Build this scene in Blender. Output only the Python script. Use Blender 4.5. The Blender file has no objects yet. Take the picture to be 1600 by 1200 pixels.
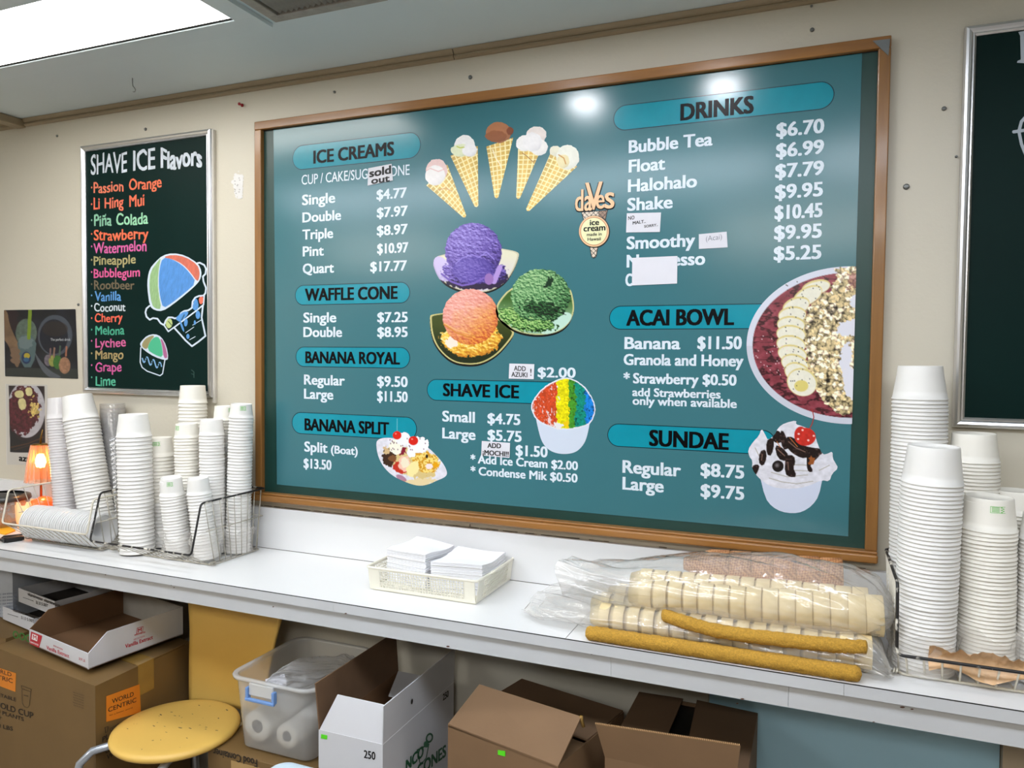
import bpy, bmesh, math, random
import numpy as np
from mathutils import Vector, Matrix
random.seed(7)
PI = math.pi
SC = bpy.context.scene
COL = SC.collection

# ------------------------------------------------------------------ camera
FPX, YAW, PITCH, ROLL = 1171.0415, 0.386629, -0.0366423, 0.0097881
CAM = np.array([1.690141, -1.960851, 1.538519])
def cam_axes():
    cy, sy, cp, sp, cr, sr = math.cos(YAW), math.sin(YAW), math.cos(PITCH), math.sin(PITCH), math.cos(ROLL), math.sin(ROLL)
    f = np.array([-sy*cp, cy*cp, sp]); r = np.array([cy, sy, 0.]); u = np.cross(r, f)
    return cr*r+sr*u, -sr*r+cr*u, f
AX, AY, AZ = cam_axes()
cd = bpy.data.cameras.new('camera'); cam = bpy.data.objects.new('camera', cd); COL.objects.link(cam)
cd.sensor_fit = 'HORIZONTAL'; cd.sensor_width = 36.0; cd.lens = FPX/1600*36.0; cd.clip_start = .02
cam.matrix_world = Matrix(((AX[0], AY[0], -AZ[0], CAM[0]), (AX[1], AY[1], -AZ[1], CAM[1]), (AX[2], AY[2], -AZ[2], CAM[2]), (0, 0, 0, 1)))
SC.camera = cam

# ------------------------------------------------------------------ world, exposure
w = bpy.data.worlds.new('world'); SC.world = w; w.use_nodes = True
w.node_tree.nodes['Background'].inputs[0].default_value = (0.9, 0.95, 1, 1)
w.node_tree.nodes['Background'].inputs[1].default_value = 0.05
SC.view_settings.view_transform = 'Standard'; SC.view_settings.look = 'None'
SC.view_settings.gamma = 1; SC.view_settings.use_curve_mapping = False
SC.view_settings.exposure = 1.38
SC.cycles.max_bounces = 12; SC.cycles.diffuse_bounces = 5; SC.cycles.transparent_max_bounces = 128; SC.cycles.transmission_bounces = 8
SC.cycles.caustics_reflective = False; SC.cycles.caustics_refractive = False
# lamps of the room, with added rear fill (built below as fixtures): emission strengths
E_PANEL, E_DOWN, E_STRIP, E_REAR = 4.0, 42.0, 4.4, 8.0

# ------------------------------------------------------------------ geometry of the photograph's view on real planes
def ray(u, v): return (u-800)/FPX*AX-(v-600)/FPX*AY+AZ
class Pl:
    def __init__(s, p, n): s.p = np.array(p, float); s.n = np.array(n, float)
    def hit(s, u, v):
        d = ray(u, v); t = ((s.p-CAM)@s.n)/(d@s.n); return CAM+d*t
def yp(y): return Pl((0, y, 0), (0, 1, 0))
def zp(z): return Pl((0, 0, z), (0, 0, 1))
def xp(x): return Pl((x, 0, 0), (1, 0, 0))

# ------------------------------------------------------------------ materials
def lin(c):
    o = []
    for x in c[:3]:
        x = x/255.; o.append(x/12.92 if x <= .04045 else ((x+.055)/1.055)**2.4)
    return tuple(o)+(1,)
MATS = {}
def mat(name, rgb, rough=.5, metal=0., var=.06, scale=20., bump=0., bscale=None, alpha=1., trans=0., emit=None, estr=0., rgb2=None, thr=None, stretch=None, coat=0., sheen=0., spec=.5, sss=0.):
    if name in MATS: return MATS[name]
    m = bpy.data.materials.new(name); m.use_nodes = True; nt = m.node_tree; N = nt.nodes; L = nt.links
    b = N['Principled BSDF']
    b.inputs['Roughness'].default_value = rough; b.inputs['Metallic'].default_value = metal
    b.inputs['Specular IOR Level'].default_value = spec
    b.inputs['Coat Weight'].default_value = coat; b.inputs['Coat Roughness'].default_value = .12
    b.inputs['Transmission Weight'].default_value = trans; b.inputs['Alpha'].default_value = alpha
    if sss: b.inputs['Subsurface Weight'].default_value = sss; b.inputs['Subsurface Radius'].default_value = (.01, .01, .01)
    tc = N.new('ShaderNodeTexCoord'); mp = N.new('ShaderNodeMapping'); L.new(tc.outputs['Object'], mp.inputs['Vector'])
    if stretch: mp.inputs['Scale'].default_value = stretch
    nz = N.new('ShaderNodeTexNoise'); nz.inputs['Scale'].default_value = scale; nz.inputs['Detail'].default_value = 5
    L.new(mp.outputs['Vector'], nz.inputs['Vector'])
    cr = N.new('ShaderNodeValToRGB'); L.new(nz.outputs['Fac'], cr.inputs['Fac'])
    c = lin(rgb)
    if rgb2 is not None:
        c2 = lin(rgb2); t = thr if thr is not None else .5; wd = .04 if thr is not None else .2
        cr.color_ramp.elements[0].position = t-wd; cr.color_ramp.elements[1].position = t+wd
        cr.color_ramp.elements[0].color = c; cr.color_ramp.elements[1].color = c2
    else:
        cr.color_ramp.elements[0].position = .3; cr.color_ramp.elements[1].position = .7
        cr.color_ramp.elements[0].color = tuple(max(0, x*(1-var)) for x in c[:3])+(1,)
        cr.color_ramp.elements[1].color = tuple(min(1, x*(1+var)) for x in c[:3])+(1,)
    L.new(cr.outputs['Color'], b.inputs['Base Color'])
    if bump:
        n2 = N.new('ShaderNodeTexNoise'); n2.inputs['Scale'].default_value = bscale or scale*3; n2.inputs['Detail'].default_value = 4
        L.new(mp.outputs['Vector'], n2.inputs['Vector'])
        bp = N.new('ShaderNodeBump'); bp.inputs['Strength'].default_value = bump; bp.inputs['Distance'].default_value = .002
        L.new(n2.outputs['Fac'], bp.inputs['Height']); L.new(bp.outputs['Normal'], b.inputs['Normal'])
    if emit is not None:
        b.inputs['Emission Color'].default_value = lin(emit); b.inputs['Emission Strength'].default_value = estr
    MATS[name] = m; return m
def attr_mat(name, rough=.25, coat=0.):
    if name in MATS: return MATS[name]
    m = bpy.data.materials.new(name); m.use_nodes = True; nt = m.node_tree
    a = nt.nodes.new('ShaderNodeAttribute'); a.attribute_name = 'Col'
    b = nt.nodes['Principled BSDF']; nt.links.new(a.outputs['Color'], b.inputs['Base Color'])
    b.inputs['Roughness'].default_value = rough; b.inputs['Coat Weight'].default_value = coat
    MATS[name] = m; return m
def film_mat(name, rgb, clear=.55, rough=.15, bump=.6, bscale=40., gloss=0.):
    """thin translucent plastic film: see-through, milky and glossy"""
    if name in MATS: return MATS[name]
    m = bpy.data.materials.new(name); m.use_nodes = True; nt = m.node_tree; N = nt.nodes; L = nt.links
    N.remove(N['Principled BSDF']); out = N['Material Output']
    tr = N.new('ShaderNodeBsdfTransparent'); df = N.new('ShaderNodeBsdfDiffuse'); tl = N.new('ShaderNodeBsdfTranslucent'); gl = N.new('ShaderNodeBsdfGlossy')
    df.inputs[0].default_value = lin(rgb); tl.inputs[0].default_value = lin(rgb); gl.inputs['Roughness'].default_value = rough
    tc = N.new('ShaderNodeTexCoord'); nz = N.new('ShaderNodeTexNoise'); nz.inputs['Scale'].default_value = bscale; nz.inputs['Detail'].default_value = 3; nz.inputs['Distortion'].default_value = 1.2
    L.new(tc.outputs['Object'], nz.inputs['Vector'])
    bp = N.new('ShaderNodeBump'); bp.inputs['Strength'].default_value = bump; bp.inputs['Distance'].default_value = .004
    L.new(nz.outputs['Fac'], bp.inputs['Height'])
    for s in (df, gl, tl): L.new(bp.outputs['Normal'], s.inputs['Normal'])
    m1 = N.new('ShaderNodeMixShader'); m1.inputs[0].default_value = .3; L.new(df.outputs[0], m1.inputs[1]); L.new(tl.outputs[0], m1.inputs[2])
    m2 = N.new('ShaderNodeMixShader'); m2.inputs[0].default_value = 1-clear; L.new(tr.outputs[0], m2.inputs[1]); L.new(m1.outputs[0], m2.inputs[2])
    lw = N.new('ShaderNodeFresnel'); ge = N.new('ShaderNodeNewGeometry'); mr = N.new('ShaderNodeMapRange'); mr.inputs[3].default_value = 1.45; mr.inputs[4].default_value = 1/1.45; L.new(ge.outputs['Backfacing'], mr.inputs[0]); L.new(mr.outputs[0], lw.inputs['IOR']); L.new(bp.outputs['Normal'], lw.inputs['Normal'])
    ad = N.new('ShaderNodeMath'); ad.operation = 'ADD'; ad.use_clamp = True; ad.inputs[1].default_value = gloss; L.new(lw.outputs[0], ad.inputs[0])
    m3 = N.new('ShaderNodeMixShader'); L.new(ad.outputs[0], m3.inputs[0]); L.new(m2.outputs[0], m3.inputs[1]); L.new(gl.outputs[0], m3.inputs[2])
    L.new(m3.outputs[0], out.inputs[0]); MATS[name] = m; return m

# ------------------------------------------------------------------ mesh builder
class MB:
    def __init__(s): s.v = []; s.f = []; s.sm = []
    def add(s, vs, fs, smooth=False):
        o = len(s.v); s.v += [tuple(float(q) for q in x) for x in vs]; s.f += [tuple(i+o for i in f) for f in fs]; s.sm += [smooth]*len(fs); return s
    def box(s, x0, x1, y0, y1, z0, z1, bev=0.):
        if bev <= 0:
            vs = [(x, y, z) for z in (z0, z1) for y in (y0, y1) for x in (x0, x1)]
            return s.add(vs, [(0, 2, 3, 1), (4, 5, 7, 6), (0, 1, 5, 4), (2, 6, 7, 3), (0, 4, 6, 2), (1, 3, 7, 5)])
        bm = bmesh.new(); bmesh.ops.create_cube(bm, size=1)
        bmesh.ops.scale(bm, vec=(x1-x0, y1-y0, z1-z0), verts=bm.verts); bmesh.ops.translate(bm, vec=((x0+x1)/2, (y0+y1)/2, (z0+z1)/2), verts=bm.verts)
        bmesh.ops.bevel(bm, geom=bm.edges[:], offset=bev, segments=2, affect='EDGES', profile=.5)
        return s.bm(bm)
    def bm(s, bm, smooth=False):
        bm.verts.index_update(); s.add([v.co for v in bm.verts], [[v.index for v in f.verts] for f in bm.faces], smooth); bm.free(); return s
    def quad(s, a, b, c, d): return s.add([a, b, c, d], [(0, 1, 2, 3)])
    def slab(s, pts, n, t):
        """polygon pts thickened by t along n"""
        pts = [np.array(p, float) for p in pts]; n = np.array(n, float); n = n/np.linalg.norm(n)*t; k = len(pts)
        vs = pts+[p+n for p in pts]
        return s.add(vs, [tuple(range(k))[::-1], tuple(range(k, 2*k))]+[(i, (i+1) % k, (i+1) % k+k, i+k) for i in range(k)])
    def lathe(s, prof, c=(0, 0, 0), seg=32, axis='z', smooth=True):
        vs = []; n = len(prof)
        for k in range(seg):
            a = 2*PI*k/seg; ca, sa = math.cos(a), math.sin(a)
            for r, z in prof:
                p = (r*ca, r*sa, z) if axis == 'z' else ((z, r*ca, r*sa) if axis == 'x' else (r*ca, z, r*sa))
                vs.append((p[0]+c[0], p[1]+c[1], p[2]+c[2]))
        fs = []
        for k in range(seg):
            k2 = (k+1) % seg
            for i in range(n-1): fs.append((k*n+i, k2*n+i, k2*n+i+1, k*n+i+1))
        return s.add(vs, fs, smooth)
    def tube(s, pts, r, seg=8, closed=False, smooth=True, cap=True):
        pts = [Vector(p) for p in pts]; n = len(pts); rs = r if isinstance(r, (list, tuple)) else [r]*n
        T = []
        for i in range(n):
            a = pts[(i-1) % n] if (closed or i > 0) else pts[i]; b = pts[(i+1) % n] if (closed or i < n-1) else pts[i]
            T.append((b-a).normalized())
        up = Vector((0, 0, 1)) if abs(T[0].z) < .9 else Vector((1, 0, 0))
        nrm = T[0].cross(up).normalized(); vs = []
        for i in range(n):
            nrm = (nrm-T[i]*nrm.dot(T[i])).normalized(); bn = T[i].cross(nrm)
            for k in range(seg):
                a = 2*PI*k/seg; vs.append(pts[i]+(nrm*math.cos(a)+bn*math.sin(a))*rs[i])
        fs = []
        m = n if closed else n-1
        for i in range(m):
            j = (i+1) % n
            for k in range(seg):
                k2 = (k+1) % seg; fs.append((i*seg+k, i*seg+k2, j*seg+k2, j*seg+k))
        if cap and not closed: fs += [tuple(range(seg))[::-1], tuple(range((n-1)*seg, n*seg))]
        return s.add(vs, fs, smooth)
    def disc(s, c, ux, uy, seg=20):
        c = np.array(c); ux = np.array(ux); uy = np.array(uy)
        return s.add([c+ux*math.cos(2*PI*k/seg)+uy*math.sin(2*PI*k/seg) for k in range(seg)], [tuple(range(seg))])
def wloc(o):
    p = np.zeros(3)
    while o is not None: p += np.array(o.location); o = o.parent
    return p
def mesh(name, mb, m, off=(0, 0, 0), colors=None):
    me = bpy.data.meshes.new(name); vs = np.array(mb.v, float).reshape(-1, 3)-np.array(off)
    me.from_pydata(vs.tolist(), [], mb.f); me.polygons.foreach_set('use_smooth', mb.sm)
    if colors is not None:
        at = me.color_attributes.new('Col', 'FLOAT_COLOR', 'POINT'); at.data.foreach_set('color', np.asarray(colors, np.float32).ravel())
    me.materials.append(m); me.update(); return me
def obj(name, mb, m, parent=None, colors=None, kind=None, label=None, org=None):
    """world-space mesh -> object; an unparented one gets its origin at the middle of its base"""
    if parent is not None: off = wloc(parent); loc = (0, 0, 0)
    else:
        a = np.array(mb.v); off = org if org is not None else ((a[:, 0].min()+a[:, 0].max())/2, (a[:, 1].min()+a[:, 1].max())/2, a[:, 2].min()); loc = off
    o = bpy.data.objects.new(name, mesh(name, mb, m, off, colors)); COL.objects.link(o); o.location = [float(x) for x in loc]
    if parent is not None: o.parent = parent
    if kind: o['kind'] = kind
    if label: o['label'] = label
    return o
def tag(o, label, cat, group=None, kind=None):
    o['label'] = label; o['category'] = cat
    if group: o['group'] = group
    if kind: o['kind'] = kind
    return o
def thing(name, label, cat, loc=(0, 0, 0), group=None):
    o = bpy.data.objects.new(name, None); COL.objects.link(o); o.location = [float(x) for x in loc]; o.empty_display_size = .05
    return tag(o, label, cat, group)
def struct(name, mb, m, parent=None):
    o = obj(name, mb, m, parent)
    if parent is None: o['kind'] = 'structure'
    return o

# ------------------------------------------------------------------ flat print: lettering
_tc = {}
def glyphs(txt, bold, sp=1.0):
    k = (txt, bold, sp)
    if k in _tc: return _tc[k]
    cu = bpy.data.curves.new('t', 'FONT'); cu.body = txt; cu.size = 1; cu.offset = bold; cu.resolution_u = 3; cu.space_character = sp
    o = bpy.data.objects.new('t', cu); COL.objects.link(o)
    bpy.context.view_layer.update()
    dg = bpy.context.evaluated_depsgraph_get(); me = bpy.data.meshes.new_from_object(o.evaluated_get(dg))
    v = np.array([x.co[:] for x in me.vertices]).reshape(-1, 3)[:, :2]; f = [tuple(p.vertices) for p in me.polygons]
    bpy.data.objects.remove(o); bpy.data.curves.remove(cu); bpy.data.meshes.remove(me)
    _tc[k] = (v, f); return v, f
_h, _ = glyphs('H', 0.); CAPH = _h[:, 1].max()
def place_text(mb, txt, O, U, V, bold=.02, wob=0., shear=0., sp=1.0):
    if bold > .004:   # heavier strokes: copies of the lettering shifted sideways, a hair apart in depth
        b = min(bold, .05)*.95; n = np.cross(U, V); n = n/np.linalg.norm(n)*.00002; L = np.linalg.norm(U); s_ = np.linalg.norm(V)/CAPH*b; u = np.array(U)/L; w_ = np.array(V)/CAPH*b*.45
        for k, (dx, dy) in enumerate(((-1, -1), (1, 1), (-1, 1), (1, -1), (-.3, 0), (.3, 0))): place_text(mb, txt, np.array(O)+u*s_*(dx+1)+w_*dy+n*k, u*(L-2*s_), V, 0., wob, shear, sp)
        return mb
    v, f = glyphs(txt, bold, sp); x0, x1 = v[:, 0].min(), v[:, 0].max()
    x = (v[:, 0]-x0)/(x1-x0); y = v[:, 1]/CAPH
    if wob: y = y*(1+wob*np.sin(x*23+len(txt)))+wob*.6*np.sin(x*9+len(txt)*2)
    P = np.array(O)+np.outer(x+shear*y*0, U)+np.outer(y, V)
    return mb.add(P, f)
def text(parent, m, pl, txt, a, u1, cap, bold=.02, name='lettering', wob=0., flat=True, v1=None, label=None, sp=1.0):
    """a = left end of the baseline, u1 = right end, cap = capital height, all on plane pl"""
    O = pl.hit(*a); V = pl.hit(a[0], a[1]-cap)-O
    if flat:
        V = np.array([0, 0, V[2]]); 
        # right end at the same height: intersect the view column u1 with the line z = O.z
        lo, hi = a[1]-80, a[1]+80
        for _ in range(30):
            mid = (lo+hi)/2
            if pl.hit(u1, mid)[2] > O[2]: lo = mid
            else: hi = mid
        U = pl.hit(u1, lo)-O; U[2] = 0
    else: U = pl.hit(u1, v1 if v1 is not None else a[1])-O
    mb = MB(); place_text(mb, txt, O, U, V, bold, wob, sp=sp)
    return obj(name, mb, m, parent, label=label)

# ------------------------------------------------------------------ flat print: painted pictures (a fine mesh whose points carry the ink)
def hsh(x, y, s):
    n = np.sin(x*127.1+y*311.7+s*74.7)*43758.5453; return n-np.floor(n)
def vnoise(x, y, s=0):
    xi, yi = np.floor(x), np.floor(y); fx, fy = x-xi, y-yi; fx = fx*fx*(3-2*fx); fy = fy*fy*(3-2*fy)
    a, b, c, d = hsh(xi, yi, s), hsh(xi+1, yi, s), hsh(xi, yi+1, s), hsh(xi+1, yi+1, s)
    return a+(b-a)*fx+(c-a)*fy+(a-b-c+d)*fx*fy
def fbm(x, y, s=0, o=4):
    t = 0; a = .5
    for i in range(o): t = t+a*vnoise(x, y, s+i*7); x, y, a = x*2.03, y*2.03, a*.5
    return t/(1-.5**o)
def sdpoly(X, Y, pts):
    p = np.array(pts, float); n = len(p); d = np.full(X.shape, 1e9); ins = np.zeros(X.shape, bool)
    for i in range(n):
        a, b = p[i], p[(i+1) % n]; e = b-a; wx, wy = X-a[0], Y-a[1]
        t = np.clip((wx*e[0]+wy*e[1])/(e@e+1e-12), 0, 1); d = np.minimum(d, (wx-e[0]*t)**2+(wy-e[1]*t)**2)
        c = ((a[1] <= Y) & (b[1] > Y)) | ((b[1] <= Y) & (a[1] > Y))
        with np.errstate(divide='ignore', invalid='ignore'): xi = a[0]+(Y-a[1])*e[0]/(e[1] if abs(e[1]) > 1e-9 else 1e-9)
        ins ^= c & (X < xi)
    d = np.sqrt(d); return np.where(ins, d, -d)
def smooth_poly(pts, k=2):
    p = np.array(pts, float)
    for _ in range(k):
        q = np.roll(p, -1, 0); p = np.stack([.75*p+.25*q, .25*p+.75*q], 1).reshape(-1, 2)
    return p
class Canvas:
    def __init__(s, u0, v0, u1, v1, step=.8):
        s.nx, s.ny = int((u1-u0)/step)+2, int((v1-v0)/step)+2
        s.X, s.Y = np.meshgrid(u0+np.arange(s.nx)*step, v0+np.arange(s.ny)*step)
        s.C = np.zeros(s.X.shape+(3,)); s.S = np.full(s.X.shape, -9.)
    def put(s, d, col, op=1., grow=True, soft=.6):
        a = np.clip(d/soft+.5, 0, 1)*op
        c = np.asarray(col, float)
        if c.ndim == 1: c = np.broadcast_to(c, s.C.shape)
        if grow:
            first = (s.S < 0)
            s.C = np.where((first & (d > -1.6))[..., None] & (op >= .99), c, s.C)
            s.S = np.maximum(s.S, d)
        s.C = s.C*(1-a[..., None])+c*a[..., None]; return s
    def poly(s, pts, col, k=2, **kw): return s.put(sdpoly(s.X, s.Y, smooth_poly(pts, k) if k else pts), col, **kw)
    def ell(s, cx, cy, rx, ry, col, rot=0., rough=0., **kw): return s.put(s.de(cx, cy, rx, ry, rot, rough), col, **kw)
    def de(s, cx, cy, rx, ry, rot=0., rough=0.):
        dx, dy = s.X-cx, s.Y-cy; c, q = math.cos(rot), math.sin(rot); x, y = dx*c+dy*q, -dx*q+dy*c
        r = np.sqrt((x/rx)**2+(y/ry)**2)+1e-6; d = (1-r)*min(rx, ry)
        if rough: d = d+rough*(fbm(s.X/4, s.Y/4, cx)-.5)*2
        return d
    def line(s, pts, w, col, **kw):
        p = np.array(pts, float); d = np.full(s.X.shape, 1e9)
        for a, b in zip(p[:-1], p[1:]):
            e = b-a; t = np.clip(((s.X-a[0])*e[0]+(s.Y-a[1])*e[1])/(e@e+1e-9), 0, 1); d = np.minimum(d, np.hypot(s.X-a[0]-e[0]*t, s.Y-a[1]-e[1]*t))
        return s.put(w/2-d, col, **kw)
    def build(s, name, parent, pl, m, clip=None, label=None):
        S = s.S if clip is None else np.minimum(s.S, clip)
        R = np.clip(s.C, 0, 255)/255.; R = np.where(R <= .04045, R/12.92, ((R+.055)/1.055)**2.4)
        ny, nx = S.shape; ins = S > 0
        d = ((s.X-800)/FPX)[..., None]*AX-((s.Y-600)/FPX)[..., None]*AY+AZ
        t = ((pl.p-CAM)@pl.n)/(d@pl.n); P = CAM+d*t[..., None]
        idx = -np.ones(S.shape, int); V = []; K = []
        full = ins[:-1, :-1] & ins[1:, :-1] & ins[:-1, 1:] & ins[1:, 1:]; anyi = ins[:-1, :-1] | ins[1:, :-1] | ins[:-1, 1:] | ins[1:, 1:]
        jj, ii = np.nonzero(ins); idx[jj, ii] = np.arange(len(jj)); V = P[jj, ii].tolist(); K = R[jj, ii].tolist()
        j, i = np.nonzero(full); F = np.stack([idx[j, i], idx[j+1, i], idx[j+1, i+1], idx[j, i+1]], 1).tolist()
        em = {}
        def cut(p, q):
            k = (p, q) if p < q else (q, p)
            if k in em: return em[k]
            a, b = S[p], S[q]; tt = a/(a-b); V.append((P[p]*(1-tt)+P[q]*tt).tolist()); K.append((R[p]*(1-tt)+R[q]*tt).tolist()); em[k] = len(V)-1; return em[k]
        for j, i in zip(*np.nonzero(anyi & ~full)):
            ring = [(j, i), (j+1, i), (j+1, i+1), (j, i+1)]; out = []
            for n in range(4):
                p, q = ring[n], ring[(n+1) % 4]
                if ins[p]: out.append(int(idx[p]))
                if ins[p] != ins[q]: out.append(cut(p, q))
            if len(out) >= 3: F.append(out)
        mb = MB(); mb.add(V, F); K = np.array(K); K = np.hstack([K, np.ones((len(K), 1))])
        return obj(name, mb, m, parent, colors=K, label=label)

# ------------------------------------------------------------------ colours
CREAM = mat('painted_wall', (208, 201, 184), .42, var=.03, scale=1.5, bump=.25, bscale=90)
CEIL = mat('painted_ceiling', (206, 218, 222), .6, var=.03, scale=2, bump=.15, bscale=40)
TRIM = mat('painted_wood_trim', (150, 134, 108), .45, var=.08, scale=9, stretch=(.3, 1, 3))
LAM = mat('white_laminate', (226, 226, 226), .3, var=.015, scale=3, bump=.05, bscale=120)
LAMG = mat('grey_white_laminate_edge', (196, 198, 201), .35, var=.03, scale=8, bump=.1, bscale=60)
DARK = mat('dark_gap', (22, 20, 18), .8)
OAK = mat('honey_oak', (150, 102, 50), .32, var=.22, scale=26, stretch=(.12, 1, 1.5), bump=.2, bscale=60, coat=.3)
OAKV = mat('honey_oak_upright', (142, 98, 48), .32, var=.22, scale=26, stretch=(1.5, 1, .12), bump=.2, bscale=60, coat=.3)
CHALK = mat('green_chalkboard', (26, 62, 56), .35, var=.12, scale=5, bump=.1, bscale=70)
CHALKD = mat('dark_green_chalkboard', (3, 32, 29), .5, var=.1, scale=4, bump=.05, spec=.12)
ALU = mat('aluminium', (226, 226, 228), .3, 1., var=.03, scale=30, stretch=(1, 1, .1))
STEEL = mat('grey_steel', (120, 122, 120), .4, .8)
POSTER = mat('teal_print', (58, 114, 123), .2, var=.02, scale=3, bump=.04, bscale=9, spec=.6)
BANNER = mat('turquoise_print', (0, 142, 162), .2, spec=.6)
OUTL = mat('dark_outline_print', (10, 50, 60), .25)
INKW = mat('white_print', (218, 230, 240), .25)
INKK = mat('black_print', (4, 7, 10), .3, spec=.15)
PAPER = mat('white_paper', (222, 222, 230), .6, var=.02)
PEN = mat('black_pen', (22, 22, 26), .6)
PIC = attr_mat('picture_print', .25)
CHK = attr_mat('chalk_marker', .7)
CUPM = mat('white_paper_cup', (232, 230, 226), .5, var=.01, scale=30, sss=.0)
CUPC = mat('cream_paper_cup', (236, 232, 222), .5, var=.01, scale=30)
WIRE = mat('white_coated_wire', (214, 208, 192), .35, var=.08, scale=60)
WORN = mat('worn_black_and_white_wire', (22, 20, 20), .45, rgb2=(215, 210, 198), thr=.6, scale=38)
CARD = mat('kraft_cardboard', (120, 92, 64), .75, var=.06, scale=7, bump=.12, bscale=90, stretch=(1, 1, 1))
CARDO = mat('olive_kraft_cardboard', (114, 88, 50), .6, var=.06, scale=5, bump=.1, bscale=60)
CARDW = mat('white_cardboard', (206, 206, 210), .55, var=.02, scale=8)
CARDIN = mat('brown_cardboard_inside', (120, 86, 56), .8, var=.06, scale=8)

exec_parts = []
# ================================================================== the room
XL, XR, YR, ZC = -2.6, 4.4, -4.5, 2.415
wall = struct('wall_back', MB().box(XL, XR, 0, .12, 0, ZC+.15), CREAM)
struct('wall_left', MB().box(XL-.12, XL, YR, .12, 0, ZC+.15), CREAM)
struct('wall_right', MB().box(XR, XR+.12, YR, .12, 0, ZC+.15), CREAM)
struct('wall_front', MB().box(XL-.12, XR+.12, YR-.12, YR, 0, ZC+.15), mat('dim_rear_wall', (120, 112, 100), .6))
struct('floor', MB().box(XL, XR, YR, 0, -.1, 0), mat('grey_vinyl_floor', (150, 142, 132), .5, var=.1, scale=6))
struct('ceiling', MB().box(XL, XR, YR, 0, ZC, ZC+.1), CEIL)
struct('wall_panel_grey', MB().box(XL, 1.45, -.01, 0, 0, .84), mat('beige_grey_panel', (190, 186, 174), .5, var=.05, scale=3, bump=.1))
struct('wall_panel_blue', MB().box(1.452, 2.09, -.01, 0, 0, .84), mat('pale_blue_panel', (156, 196, 216), .4, var=.06, scale=3, bump=.1))
struct('wall_panel_beige', MB().box(2.092, XR, -.03, 0, 0, .84), mat('warm_beige_panel', (176, 160, 136), .5, var=.06, scale=3))
def trim_run(name, x0, x1):
    m = MB(); prof = [(0, 2.389), (-.006, 2.389), (-.012, 2.393), (-.012, 2.398), (-.009, 2.401), (-.014, 2.405), (-.02, 2.414), (0, 2.414)]
    n = len(prof); m.add([(x, y, z) for x in (x0, x1) for y, z in prof], [(i, (i+1) % n, n+(i+1) % n, n+i) for i in range(n)]+[tuple(range(n))[::-1], tuple(range(n, 2*n))]); struct(name, m, TRIM)
trim_run('trim_1', -1.10, .7045); trim_run('trim_2', .7075, XR); trim_run('trim_3', XL, -1.155)
struct('trim_4', MB().box(-1.152, -1.103, -2.4, 0, 2.385, 2.4145, .004), TRIM)
# small things in and on the wall: anchors, nails, filler patch (pieces of the wall)
for (u, v, r) in [(89.8, 212.6, .0045), (227.8, 202, .0055), (123, 476, .005), (735, 121, .006), (523, 144, .004), (1269, 47, .005), (1475, 170, .005), (1416, 292, .007), (1494, 245, .003), (1268, 10, .003)]:
    p = yp(0).hit(u, v); m = MB(); m.lathe([(0, -.003), (r*.6, -.004), (r, -.002), (r, .0)], c=(p[0], -.0005, p[2]), seg=10, axis='y')
    m.box(p[0]-r*.7, p[0]+r*.7, -.0052, -.004, p[2]-r*.12, p[2]+r*.12)
    obj('wall_screw', m, STEEL, wall)
c = Canvas(355, 265, 390, 325); c.ell(372, 288, 9, 17, (226, 224, 222), rough=5); c.ell(374, 300, 6, 12, (222, 220, 218), rough=5)
for k in range(12): c.ell(366+hsh(k, 1, 1)*13, 276+hsh(k, 2, 1)*28, .8, .8, (150, 145, 140), grow=False)
c.build('filler_patch', wall, yp(-.0012), attr_mat('plaster', .7))
m = MB(); m.tube([(.7655, -.003, 1.05), (.7655, -.003, 1.035), (.766, -.003, 1.02)], .0012, 6); m.lathe([(0, -.002), (.004, -.002), (.004, .002), (0, .002)], c=(.766, -.003, 1.018), seg=8, axis='y'); obj('nail', m, STEEL, wall)
p = yp(0).hit(380, 165)
t = thing('push_pin', 'small red push pin stuck in the cream wall between chalkboard and ceiling trim', 'pin', p)
obj('pin_head', MB().lathe([(0, -.02), (.0045, -.02), (.005, -.017), (.003, -.014), (.003, -.008), (.0055, -.006), (.0055, -.004), (0, -.004)], c=p, seg=14, axis='y'), mat('red_plastic', (150, 10, 26), .3), t)
obj('needle', MB().tube([p+[0, -.004, 0], p+[0, .006, 0]], .0006, 6), STEEL, t)
# hook in the ceiling
h = zp(ZC).hit(207, 122); pts = [h+np.array(q) for q in [(0, 0, 0), (0, 0, -.018), (.002, 0, -.026), (.009, 0, -.032), (.013, 0, -.039), (.009, 0, -.045), (.002, 0, -.043)]]
tag(obj('ceiling_hook', MB().tube(pts, .0013, 6), STEEL), 'small bent wire hook screwed into the grey ceiling above the chalkboard', 'hook')

# ------------------------------------------------------------------ ceiling light, vent, other lamps
LIGHTM = mat('light_diffuser', (255, 255, 255), .5, emit=(255, 253, 248), estr=E_PANEL)
def panel_light(x0, x1, y0, y1, label, m=LIGHTM, fx=.065, fy=.07, group=None):
    t = thing('ceiling_light', label, 'ceiling light', ((x0+x1)/2, (y0+y1)/2, ZC), group)
    fr = MB(); z0, z1 = ZC-.012, ZC-.0005
    fr.box(x0-fx, x1+fx, y1, y1+fy, z0, z1, .001).box(x0-fx, x1+fx, y0-fy, y0, z0, z1, .001).box(x0-fx, x0, y0, y1, z0, z1).box(x1, x1+fx, y0, y1, z0, z1)
    obj('light_frame', fr, CEIL, t)
    obj('diffuser', MB().box(x0+.004, x1-.004, y0+.004, y1-.008, ZC-.007, ZC-.001), m, t)
    obj('edge_gap', MB().box(x0, x1, y1-.008, y1, ZC-.0085, ZC-.006), DARK, t)
    return t
panel_light(-.95, .268, -.66, -.402, 'long flat fluorescent ceiling light glowing white at the upper left')
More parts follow.
